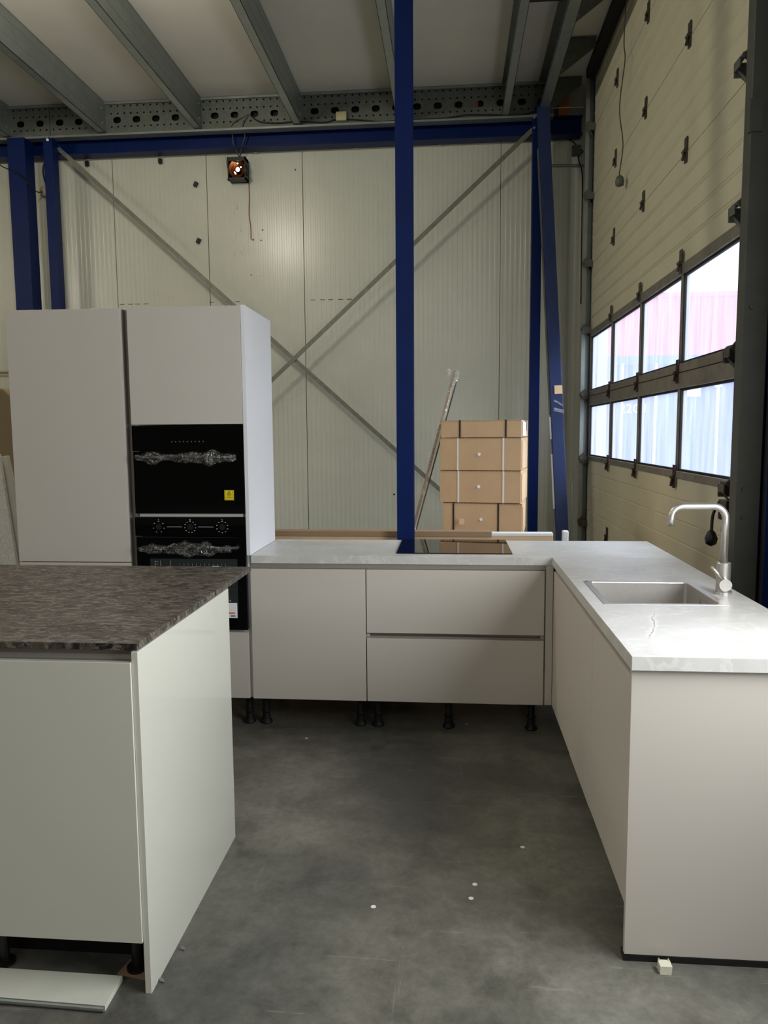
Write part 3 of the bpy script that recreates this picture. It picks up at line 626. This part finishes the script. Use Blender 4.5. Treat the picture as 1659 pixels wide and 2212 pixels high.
# worktops
bb = B(); bb.prism([(.006, .005, ZW0), (1.532, .005, ZW0), (2.136, .005, ZW0), (2.136, .593, ZW0), (.006, .593, ZW0)], (0, 0, ZW1 - ZW0))
wt = bb.out('back_worktop', MAT['marble'], None, .0012, label='pale marble-look worktop of the back run, holding the hob', cat='worktop')
# right worktop with the sink cut-out
X0, X1, Y0, Y1 = 1.532, 2.136, -1.672, .0035; sx0, sx1, sy0, sy1 = 1.598, 2.000, -1.012, -.612
bm = bmesh.new(); xs_, ys_ = [X0, sx0, sx1, X1], [Y0, sy0, sy1, Y1]; bb = B(); bb.bm = bm
V = {(i, j, k): bm.verts.new((xs_[i], ys_[j], (ZW0, ZW1)[k])) for i in range(4) for j in range(4) for k in range(2)}
for i in range(3):
    for j in range(3):
        if (i, j) == (1, 1): continue
        bm.faces.new([V[(i, j, 1)], V[(i + 1, j, 1)], V[(i + 1, j + 1, 1)], V[(i, j + 1, 1)]]); bm.faces.new([V[(i, j, 0)], V[(i, j + 1, 0)], V[(i + 1, j + 1, 0)], V[(i + 1, j, 0)]])
for i in range(3):
    for j, d in ((0, 1), (3, -1)): bm.faces.new([V[(i, j, 0)], V[(i + 1, j, 0)], V[(i + 1, j, 1)], V[(i, j, 1)]])
    for j in (0, 3): bm.faces.new([V[(j, i, 0)], V[(j, i + 1, 0)], V[(j, i + 1, 1)], V[(j, i, 1)]])
for q in ((1, 1, 2, 1), (2, 1, 2, 2), (2, 2, 1, 2), (1, 2, 1, 1)): bm.faces.new([V[(q[0], q[1], 0)], V[(q[2], q[3], 0)], V[(q[2], q[3], 1)], V[(q[0], q[1], 1)]])
bb.out('right_worktop', MAT['marble'], None, .0012, label='pale marble-look worktop of the right-hand run, holding the sink and tap', cat='worktop')

# hob
hb = thing('hob', (1.046, .335, ZW1), 'black glass induction hob let into the back worktop before the column', 'hob')
box('glass_top', MAT['hob'], .749, 1.343, .086, .588, ZW1 + .0005, ZW1 + .0055, hb, .0015)
# sink
sk = thing('sink', (1.80, -.81, .72), 'rectangular stainless steel sink set into the right worktop', 'sink')
ox0, ox1, oy0, oy1 = 1.580, 2.021, -1.028, -.595; ix0, ix1, iy0, iy1 = 1.604, 1.994, -1.008, -.615; zb = .735
bm = bmesh.new(); bb = B(); bb.bm = bm
def rrect(x0, x1, y0, y1, r, z, n=5):
    pts = []
    for cx, cy, a0 in ((x1 - r, y1 - r, 0), (x0 + r, y1 - r, 90), (x0 + r, y0 + r, 180), (x1 - r, y0 + r, 270)):
        for k in range(n + 1):
            a = math.radians(a0 + 90 * k / n); pts.append(bm.verts.new((cx + r * math.cos(a), cy + r * math.sin(a), z)))
    return pts
rg = [rrect(ox0, ox1, oy0, oy1, .004, ZW1 + .0002), rrect(ox0 + .001, ox1 - .001, oy0 + .001, oy1 - .001, .004, ZW1 + .0016), rrect(ix0, ix1, iy0, iy1, .014, ZW1 + .0016), rrect(ix0 + .0015, ix1 - .0015, iy0 + .0015, iy1 - .0015, .014, ZW1 - .002),
      rrect(ix0 + .002, ix1 - .002, iy0 + .002, iy1 - .002, .014, zb + .012), rrect(ix0 + .008, ix1 - .008, iy0 + .008, iy1 - .008, .014, zb)]
for a_, b_ in zip(rg, rg[1:]):
    for k in range(len(a_)): bm.faces.new((a_[k], a_[(k + 1) % len(a_)], b_[(k + 1) % len(a_)], b_[k]))
bm.faces.new(rg[-1])
bb.out('bowl', MAT['steel'], sk)
B().lathe([(.057, 0), (.055, .003), (.04, .003), (.038, .001)], (1.80, -.80, zb + .0005), 'z', 24).out('drain', MAT['steeld'], sk)
bb = B(); ox = ix1 - .002
for q in ((-.87, -.866, .845, .895), (-.80, -.796, .845, .895), (-.87, -.796, .891, .895), (-.87, -.796, .845, .849)): bb.box(ox - .004, ox - .0005, q[0], q[1], q[2], q[3])
bb.out('overflow_cover', MAT['steel'], sk); B().lathe([(.006, 0), (.006, .001)], (1.592, -.607, ZW1 + .0018), 'z', 10).out('rivet', MAT['steeld'], sk)
# tap
tp = thing('tap', (2.068, -.818, ZW1), 'tall brushed steel tap with square arch spout behind the sink', 'tap')
px_, py_, r_ = 2.067, -.818, .0135
B().lathe([(.033, 0), (.033, .010), (.026, .013), (.0255, .05), (.0255, .118), (.024, .120), (.0, .1205)][:-1], (px_, py_, ZW1), 'z', 28).out('body', MAT['steel'], tp, smooth=False)
rb, zt_, xl = .045, 1.258, 1.866
path = [(px_, py_, ZW1 + .12)] + [(px_, py_, zt_ - rb)] + [(px_ - rb + rb * math.cos(a), py_, zt_ - rb + rb * math.sin(a)) for a in [math.pi / 2 * k / 10 for k in range(1, 11)]]
path += [(xl + rb - rb * math.sin(a), py_ - .0, zt_ - rb + rb * math.cos(a)) for a in [math.pi / 2 * k / 10 for k in range(0, 11)]] + [(xl, py_, 1.185)]
B().tube(path, r_, 20).out('spout', MAT['steel'], tp, smooth=True)
B().lathe([(.0105, 0), (.0105, -.001)], (xl, py_, 1.1845), 'z', 14).out('aerator', MAT['blackd'], tp)
B().tube([(2.062, py_ - .018, .966), (2.058, py_ - .055, .966)], .0225, 24).out('lever_hub', MAT['steel'], tp)
B().tube([(2.056, py_ - .045, .980), (2.004, py_ - .050, 1.036)], [.0065, .0062], 12).out('lever', MAT['steel'], tp, smooth=True)

# tall units
tl = thing('tall_larder_cabinet', (-.94, .28, 0), 'tall greige cabinet at far left with one long plain door', 'cabinet')
box('carcase', MAT['carc'], -1.238, -.652, .021, .552, .17, 2.176, tl)
box('door', MAT['greige'], -1.240, -.634, 0, .019, .884, 2.179, tl, .0015); box('lower_door', MAT['greige'], -1.240, -.634, 0, .019, ZD0, .878, tl, .0015)
for x, y in ((-1.19, .10), (-.70, .10), (-1.19, .48), (-.70, .48)): cab_leg(tl, x, y)
B().prism([(-.651, .021, .17), (-.634, .021, .17), (-.630, .050, .17), (-.606, .050, .17), (-.600, .021, .17), (-.592, .021, .17), (-.592, .055, .17), (-.651, .055, .17)], (0, 0, 2.006)).out('vertical_grip_channel', MAT['greigep'], None, label='vertical greige grip channel between the tall cabinet and the oven tower', cat='trim')
to = thing('oven_tower_cabinet', (-.29, .28, 0), 'tall greige oven housing with white side panel beside the worktop', 'cabinet')
bb = B(); x0, x1, t_ = -.590, -.014, .016
bb.box(x0, x0 + t_, .021, .552, .17, 2.176).box(x1 - t_, x1, .021, .552, .17, 2.176)
for z in (.17, .515, 1.122, 1.572, 2.16): bb.box(x0 + t_, x1 - t_, .021 if z != 1.122 else .006, .552, z, z + .016)
bb.box(x0, x1, .546, .552, .186, 2.16); bb.out('carcase', MAT['carc'], to)
B().box(-.0135, .005, -.0005, .556, ZW1 + .001, 2.181).box(-.0135, .0, .021, .556, .166, ZW1 + .001).out('side_panel', MAT['white'], to)
box('upper_door', MAT['greige'], -.5985, -.0155, 0, .019, 1.594, 2.179, to, .0015)
box('lower_drawer', MAT['greige'], -.5985, -.0005 - .015, 0, .019, ZD0, .518, to, .0015)
for x, y in ((-.54, .10), (-.046, .10), (-.54, .48), (-.046, .48)): cab_leg(to, x, y)

def wrap(parent, x0, x1, y, z, r, seed):
    rnd = random.Random(seed); bm = bmesh.new(); n, m_ = 16, 90; rings = []
    ph = [rnd.uniform(0, 6) for _ in range(8)]
    for i in range(m_ + 1):
        u = i / m_; x = x0 + (x1 - x0) * u
        env = min(1, .35 + 5 * u, .5 + 7 * (1 - u)) * (1 + .28 * math.sin(9 * u + ph[0]) + .16 * math.sin(23 * u + ph[1]))
        ring = []
        for k in range(n):
            a = 2 * math.pi * k / n
            rr = r * env * (1 + .14 * math.sin(3 * a + 24 * u + ph[2]) + .14 * math.sin(2 * a - 31 * u + ph[3]) + rnd.uniform(-.05, .05))
            ring.append(bm.verts.new((x, y + .7 * rr * math.cos(a), z - r * .25 + rr * math.sin(a))))
        rings.append(ring)
    for i in range(m_):
        for k in range(n): bm.faces.new((rings[i][k], rings[i][(k + 1) % n], rings[i + 1][(k + 1) % n], rings[i + 1][k]))
    b_ = B(); b_.bm = bm; return b_.out('film_wrap', MAT['film'], parent, label='crinkled clear plastic film around the handle')
# compact oven
o1 = thing('compact_oven', (-.297, .2, 1.139), 'black compact oven, upper of the two, with yellow warning sticker', 'oven')
box('body', MAT['blackd'], -.565, -.035, .02, .50, 1.145, 1.570, o1)
box('control_panel', MAT['blackg'], -.5955, -.0025 - .012, -.004, .018, 1.460, 1.588, o1, .001)
box('door', MAT['blackg'], -.592, -.016, -.006, .018, 1.139, 1.457, o1, .001)
bb = B(); xh0, xh1, zh, yh = -.545, -.062, 1.429, -.045
h_ = B().tube([(xh0, yh, zh), (xh1, yh, zh)], .009, 12).tube([(xh0 + .03, yh, zh), (xh0 + .03, -.006, zh)], .007, 10).tube([(xh1 - .03, yh, zh), (xh1 - .03, -.006, zh)], .007, 10).out('handle', MAT['blackp'], o1, smooth=True)
wrap(h_, xh0 - .02, xh1 + .02, yh, zh + .004, .026, 3)
for k in range(9): B().lathe([(.0042, 0), (.0042, .0006)], (-.386 + k * .0205, -.0048, 1.507), 'y', 8).out('touch_symbol', MAT['jamb'], o1)
st = box('warning_sticker', MAT['yellow'], -.119, -.070, -.0075, -.0065, 1.208, 1.260, o1)
bb = B()
for q in ((-.116, -.073, 1.2105, 1.2115), (-.116, -.073, 1.2565, 1.2575), (-.116, -.115, 1.2105, 1.2575), (-.074, -.073, 1.2105, 1.2575)): bb.box(q[0], q[1], -.0084, -.0076, q[2], q[3])
A_, B_, C_ = (-.0945, 1.2550), (-.1055, 1.2355), (-.0835, 1.2355)
for p, q in ((A_, B_), (B_, C_), (C_, A_)): bb.tube([(p[0], -.0080, p[1]), (q[0], -.0080, q[1])], .0009, 6)
for dx in (-.004, 0, .004): bb.tube([(-.0945 + dx, -.0080, 1.2385), (-.0955 + dx, -.0080, 1.242), (-.0935 + dx, -.0080, 1.245 + .001 * (dx == 0))], .0007, 6)
bb.out('hazard_symbol', MAT['ink'], st)
text('sticker_text', 'HOT', MAT['ink'], (-.0945, -.0080, 1.2292), .0070, st); text('sticker_text', 'SURFACE', MAT['ink'], (-.0945, -.0080, 1.2205), .0064, st)
# main oven
o2 = thing('main_oven', (-.297, .2, .531), 'black main oven, lower of the two, half hidden by the dark island top', 'oven')
box('body', MAT['blackd'], -.570, -.030, .02, .54, .545, 1.118, o2)
box('control_panel', MAT['blackg'], -.5975, -.0145, -.006, .018, 1.022, 1.121, o2, .001)
dr_ = box('door', MAT['blackg'], -.593, -.0155, -.008, .018, .533, 1.018, o2, .001)
xh0, xh1, zh, yh = -.545, -.050, .968, -.050
h_ = B().tube([(xh0, yh, zh), (xh1, yh, zh)], .010, 12).tube([(xh0 + .03, yh, zh), (xh0 + .03, -.008, zh)], .008, 10).tube([(xh1 - .006, yh, zh), (xh1 - .006, -.008, zh)], .012, 10).out('handle', MAT['blackp'], o2, smooth=True)
wrap(h_, xh0 - .02, xh1 - .025, yh, zh, .029, 11)
for x in (-.471, -.304, -.136):
    B().lathe([(.016, 0), (.017, -.010), (.013, -.016)], (x, -.0062, 1.070), 'y', 20).out('knob', MAT['blackp'], o2)
bb = B()
for x, seq in ((-.471, range(7)), (-.304, range(11)), (-.136, range(10))):
    for k in seq:
        a_ = math.radians(90 - k * 360 / len(list(seq)) ); rx_ = .029
        bb.box(x + rx_ * math.cos(a_) - .0032, x + rx_ * math.cos(a_) + .0032, -.0070, -.0062, 1.070 + rx_ * math.sin(a_) - .0018, 1.070 + rx_ * math.sin(a_) + .0018)
bb.box(-.428, -.348, -.0070, -.0062, 1.0692, 1.0712).box(-.262, -.182, -.0070, -.0062, 1.0692, 1.0712)
bb.out('dial_marks', MAT['lightink'], o2)
text('dial_letter', 'P', MAT['lightink'], (-.471, -.0068, 1.107), .009, o2); text('dial_letter', '°C', MAT['lightink'], (-.136, -.0068, 1.107), .009, o2)
B().lathe([(.0035, 0), (.0035, .0008)], (-.304, -.0072, 1.107), 'y', 12).out('clock_symbol', MAT['lightink'], o2)
wn = box('window', MAT['cavity'], -.522, -.062, -.0092, -.0082, .640, .905, dr_)
bb = B()
for x in (-.497, -.468, -.415): bb.box(x, x + .0016, -.0100, -.0094, .72, .895)
for z in (.875, .89): bb.box(-.497, -.478, -.0100, -.0094, z, z + .0012)
for k in range(12): bb.box(-.365 + k * .022, -.364 + k * .022, -.0100, -.0094, .868, .880)
bb.out('rack_outline', MAT['lightink'], wn)
B().box(-.195, -.156, -.0108, -.0094, .80, .868).out('paper_tag', MAT['paper'], wn)
lb_ = box('energy_label', MAT['paper'], -.125, -.068, -.0100, -.0084, .597, .676, dr_)
box('label_stripe', MAT['orange'], -.118, -.080, -.0108, -.0101, .619, .626, lb_); box('label_mark', MAT['bluei'], -.103, -.079, -.0108, -.0101, .604, .611, lb_)
text('brand_letter', 'T', MAT['paper'], (-.1045, -.0090, .6845), .014, dr_)

# ================================================================== ISLAND
ix_, iy_ = .2013, -1.8762
it = thing('kitchen_island', (-.6, -1.4, 0), 'kitchen island with ivory gloss fronts in the left foreground', 'kitchen island')
bb = B(); bb.box(-1.62, .180, -1.868, -1.08, .155, .171).box(-1.62, -1.60, -1.868, -1.08, .171, .93).box(.164, .180, -1.868, -1.08, .171, .93).box(-1.60, .164, -1.10, -1.08, .171, .972).box(-.43, -.414, -1.868, -1.08, .171, .93)
bb.out('carcase', MAT['carc'], it)
box('plinth', MAT['blackp'], -1.62, .186, -1.735, -1.72, 0, .154, it)  # recessed plinth added so the shaded gap under the island turns black
box('end_panel', MAT['gloss'], .188, .206, -1.886, -1.060, 0, .9735, it, .0010)
box('door', MAT['gloss'], -.418, .1875, -1.892, -1.873, .152, .945, it, .0012); box('door', MAT['gloss'], -1.020, -.421, -1.892, -1.873, .152, .945, it, .0012)
B().prism([(-1.62, -1.871, .935), (-1.62, -1.850, .942), (-1.62, -1.846, .955), (-1.62, -1.853, .972), (-1.62, -1.840, .972), (-1.62, -1.838, .935)], (1.8075, 0, 0)).out('handle_channel', MAT['greigep'], it)
box('base_profile', MAT['galvd'], -.25, .10, -1.815, -1.775, .128, .152, it)
for x, y in ((-.275, -1.80), (.125, -1.79), (-.275, -1.15), (.125, -1.15)):
    B().lathe([(.03, 0), (.03, .008), (.016, .012), (.016, .10), (.03, .105), (.03, .155)], (x, y, .0016), 'z', 16).out('leg', MAT['blackp'], it)
B().prism([(.075, -1.82, .0), (.165, -1.835, .0), (.178, -1.76, 0), (.09, -1.75, 0)], (0, 0, .0015)).out('cardboard_packer', MAT['cardd'], None, label='small brown cardboard scrap under the island foot', cat='cardboard scrap')
bb = B(); bb.box(-1.75, ix_, iy_, -.714, .9736, .9935); bb.out('island_worktop', MAT['slate'], None, .002, label='dark grey-brown slate-look worktop lying on the island', cat='worktop')
bb = B(); bb.prism([(-.62, -1.835, .0), (.104, -1.843, .0), (.106, -1.958, .0), (-.56, -1.940, .0)], (0, 0, .016))
pbd = bb.out('loose_plinth_board', MAT['skirt'], None, .001, label='pale loose plinth board lying on the floor before the island', cat='board')
B().tube([(-.56, -1.943, .009), (.105, -1.961, .009)], .0075, 10).out('metal_edge', MAT['galv'], pbd)
for k, (x, y) in enumerate(((.225, -1.70), (.212, -1.835))):
    B().tube([(x, y, .004), (x + .012, y - .006, .004)], [.006, .003], 8).out('screw', MAT['galv'], None, label=('small screw on the floor halfway along the island end panel', 'small screw on the floor by the front foot of the island end panel')[k], cat='screw')
fl_ = bpy.data.objects['floor']
from math import radians
for x, y in ((.30, -.10), (1.115, .15), (1.30, -1.05), (.78, -1.45), (1.10, -1.38), (1.115, -1.30)):
    B().lathe([(.009, 0), (.007, .0008)], (x, y, .0), 'z', 10).out('filler_plug', MAT['paper'] if y < -1 else MAT['cardl'], fl_)

# ================================================================== BEHIND THE KITCHEN
pk = thing('long_flat_pack', (.79, .84, 0), 'long cardboard flat pack standing on edge behind the back worktop', 'flat pack')
B().box(-.40, 1.64, .802, .87, 0, .934).out('carton', MAT['cardl'], pk, .004)
B().box(-.40, 1.275, .794, .875, .914, .948).out('corrugated_edge', MAT['cardd'], pk, .002)
B().box(1.275, 1.64, .80, .872, .92, .938).out('film_edge', MAT['paper'], pk, .002)
box('white_board', MAT['paper'], 1.695, 1.732, .80, .84, 0, .953, None, .008, label='white round-cornered board edge standing beside the leaning beam foot', cat='board')
box('grey_board', MAT['galvd'], 1.985, 2.0, 2.4, 2.42, 0, 1.12, None, 0, label='thin grey board standing upright behind the leaning blue beam', cat='board')
# box stack
def rotz(cx, cy, a): return Matrix.Translation((cx, cy, 0)) @ Matrix.Rotation(a, 4, 'Z')
G = 'strapped cardboard boxes in the stack'
def carton(x0, x1, z0, z1, lab, dot=None, yaw_=-10, straps=None, smat='strapb', dep=.52, vis=True, seam=None):
    mm = rotz((x0 + x1) / 2, 1.40, math.radians(yaw_)); w_ = (x1 - x0) / 2
    # front face centred on y=1.40
    def bx(b, a0, a1, y0, y1, u0, u1): return b.box(a0 - (x0 + x1) / 2, a1 - (x0 + x1) / 2, y0, y1, u0, u1, mm)
    o = bx(B(), x0, x1, 0, dep, z0 + .001, z1 - .001).out('cardboard_box', MAT['card'], None, .004, label=lab, cat='box', group=G)
    if vis:
        b = B()
        for k in range(26):
            a = x0 + (x1 - x0) * (k + .5) / 26; bx(b, a - .006, a + .006, -.003, .004, z1 - .006, z1 - .0015)
        b.out('torn_edge', MAT['cardd'], o)
        bx(B(), x1 - .0, x1 + .006, .01, dep * .55, z0 + .015, z1 - .02).out('side_flap', MAT['cardl'], o)
    if dot: B().lathe([(.011, 0), (.011, .003)], mm @ Vector((dot[0] - (x0 + x1) / 2, -.0035, dot[1])), 'y', 16).out('dot_sticker', MAT['paper'], o)
    for s in straps or ():
        b = B(); bx(b, s - .0055, s + .0055, -.004, -.0008, z0 + .002, z1 - .002); bx(b, s - .0055, s + .0055, -.004, dep + .003, z1 - .001, z1 + .0008 if z1 > 1.6 else z1 - .0002)
        b.out('strap', MAT[smat], o)
    return o
cb_ = carton(.957, 1.500, 1.507, 1.624, 'flat cardboard box on top of the stack, torn open at its right end', None, -10, (1.087, 1.396), 'strapb')
mm = rotz(1.2285, 1.40, math.radians(-10)); B().box(.2725, .280, .02, .26, 1.515, 1.612, mm).out('white_content', MAT['paper'], cb_); B().box(.272, .279, .27, .36, 1.55, 1.618, mm).out('dark_opening', MAT['blackd'], cb_)
carton(.949, 1.500, 1.284, 1.505, 'cardboard box second from the top of the stack, white straps', (1.219, 1.395), -10, (1.073, 1.381), 'strapw')
carton(.947, 1.500, 1.064, 1.283, 'cardboard box third from the top of the stack, white straps', (1.217, 1.176), -10, (1.078, 1.383), 'strapw')
carton(.970, 1.510, .842, 1.062, 'lowest visible cardboard box of the stack, black straps, just above the worktop', (1.234, .952), -8, (1.045, 1.350), 'strapb')
for z in (.621, .40, .179): carton(.965, 1.505, z, z + .2205, 'hidden cardboard box %s below the visible boxes of the stack' % {.621: 'directly', .40: 'two places', .179: 'at the bottom,'}[z], None, -5, (1.045, 1.35), 'strapb', vis=False)
pt = thing('pallet', (1.235, 1.66, 0), 'wooden pallet under the cardboard box stack', 'pallet')
mm = rotz(1.235, 1.40, math.radians(-5)); bb = B()
for y in (0, .2, .42): bb.box(-.29, .29, y, y + .1, .15, .178, mm)
bb.out('deck', MAT['cardd'], pt)
for x in (-.25, 0, .25): B().box(x - .04, x + .04, 0, .52, 0, .15, mm).out('bearer', MAT['cardd'], pt)
B().box(1.085, 1.12, 1.33, 1.336, .925, .963, None).out('paper_scrap', MAT['cardl'], bpy.data.objects['pallet'])
# leaning profile wrapped in film
lp = thing('leaning_profile', (.62, 1.9, 0), 'thin brown profile in clear film leaning left of the cardboard boxes', 'profile')
p0, p1 = Vector((.54, 1.42, .01)), Vector((1.055, 1.78, 1.985))
B().bar(p0, p1, .016, .022, (1, 0, 0)).out('timber_profile', MAT['cardd'], lp); B().bar(p0 + Vector((.014, 0, 0)), p1 + Vector((.012, 0, -.08)), .008, .02, (1, 0, 0)).out('dark_profile', MAT['steeld'], lp)
bm = bmesh.new(); rings = []
rnd = random.Random(5)
for i in range(41):
    u = i / 40; p = p0.lerp(p1, u) + Vector((.006, 0, 0)); r = .016 + (.035 * max(0, (u - .93) / .07)) + rnd.uniform(0, .006)
    rings.append([bm.verts.new(p + Vector((math.cos(k * math.pi / 4) * r * rnd.uniform(.8, 1.25) - (.012 if u > .95 else 0), math.sin(k * math.pi / 4) * .018, rnd.uniform(-.01, .02) if u > .98 else 0))) for k in range(8)])
for a_, b_ in zip(rings, rings[1:]):
    for k in range(8): bm.faces.new((a_[k], a_[(k + 1) % 8], b_[(k + 1) % 8], b_[k]))
b_ = B(); b_.bm = bm; b_.out('film_sleeve', MAT['film'], lp)

# left edge: leaning slabs, beige board on a blue crate, wall rail
def slab(name, y0, y1, pa, pb, mt, lab):
    (xa, za), (xb, zb_) = pa, pb; k = (xb - xa) / (zb_ - za); xbot = xb + k * (0 - zb_)
    d = Vector((k, 0, 1)).normalized(); q = Vector((-d.z, 0, d.x)); P = Vector((xbot, y0, 0)); 
    B().prism([P, P + d * 1.45, P + d * 1.45 + q * .5, P + q * .5], (0, y1 - y0, 0)).out(name, mt, None, .003, label=lab, cat='slab')
MAT['terrazzo'] = mat('speckled_stone', hexc(242, 240, 234), .6, noise=.16, nscale=70)
slab('stone_slab', .28, .305, (-1.455, 1.09), (-1.430, .86), MAT['terrazzo'], 'speckled grey stone slab leaning at the left edge beside the tall cabinet')
slab('stone_slab', .315, .345, (-1.445, 1.29), (-1.376, .86), MAT['skirt'], 'pale slab behind the speckled one at the left edge, its rough edge showing')
bb = B(); pts = [(-2.6, .95, .892), (-1.775, .95, .892), (-1.775, .95, 1.70), (-1.80, .95, 1.80), (-1.85, .95, 1.845), (-1.92, .95, 1.86), (-2.6, .95, 1.86)]
bb.prism(pts, (0, .10, 0)).out('beige_board', MAT['beige'], None, .01, label='beige wrapped board with a rounded top corner at the left edge', cat='board')
box('blue_crate', MAT['blue'], -2.6, -1.74, .90, 1.4, 0, .890, None, .01, label='dark blue crate carrying the beige board, in the gap at far left', cat='crate')
B().tube([(-6, 4.72, 2.28), (-3.75, 4.72, 2.28)], .012, 8).tube([(-6, 4.72, 2.24), (-3.75, 4.72, 2.24)], .006, 8).out('wall_pipe', MAT['cream'], None, label='thin cream pipe along the back wall at the far left edge', cat='pipe')

# ================================================================== OUTSIDE
def container(x0, x1, y0, y1, z0, z1, mt, lab):
    o = thing('shipping_container', ((x0 + x1) / 2, (y0 + y1) / 2, z0), lab, 'shipping container')
    bb = B(); n_ = int((x1 - x0 - .2) / .28); pts = [(x0 + .1, y0 + .05)]
    for k in range(n_):
        a = x0 + .1 + (x1 - x0 - .2) * k / n_; s_ = (x1 - x0 - .2) / n_
        pts += [(a + s_ * .3, y0 + .05), (a + s_ * .42, y0 + .02), (a + s_ * .85, y0 + .02), (a + s_ * .97, y0 + .05)]
    pts += [(x1 - .1, y0 + .05), (x1 - .1, y1), (x0 + .1, y1)]
    bb.prism([(p[0], p[1], z0 + .1) for p in pts], (0, 0, z1 - z0 - .2)); bb.out('corrugated_body', mt, o)
    bb = B(); bb.box(x0, x1, y0, y1, z0 + .001, z0 + .15).box(x0, x1, y0, y1, z1 - .12, z1)
    for x in (x0, x1 - .12): bb.box(x, x + .12, y0, y0 + .15, z0, z1).box(x, x + .12, y1 - .15, y1, z0, z1)
    bb.out('corner_frame', mt, o); return o
k1_ = container(2.95, 5.39, 7.0, 13.0, -.03, 2.56, MAT['fblue'], 'blue shipping container standing in the yard, seen through the door glazing')
for x in (3.35, 3.80, 4.62, 4.92):
    B().tube([(x, 6.97, .15), (x, 6.97, 2.45)], .022, 10).box(x - .05, x + .05, 6.95, 7.0, 2.12, 2.2).out('lock_bar', MAT['fgrey'], k1_)
text('marking', '22G1', MAT['paper'], (3.52, 6.985, 1.84), .17, k1_)
for k, tx in enumerate(('MAX', 'TARE', 'NET')): text('marking', tx, MAT['paper'], (5.15, 6.985, 1.62 - .17 * k), .09, k1_, align='LEFT')
box('marking_panel', MAT['fgrey'], 4.22, 4.40, 6.975, 6.99, 2.0, 2.22, k1_)
container(5.4, 8.7, 17.3, 23, -.03, 2.56, MAT['fgrey'], 'pale shipping container further back in the yard, under the red one')
container(5.4, 8.7, 17.3, 23, 2.57, 5.16, MAT['fred'], 'red shipping container on top of the pale one in the yard')
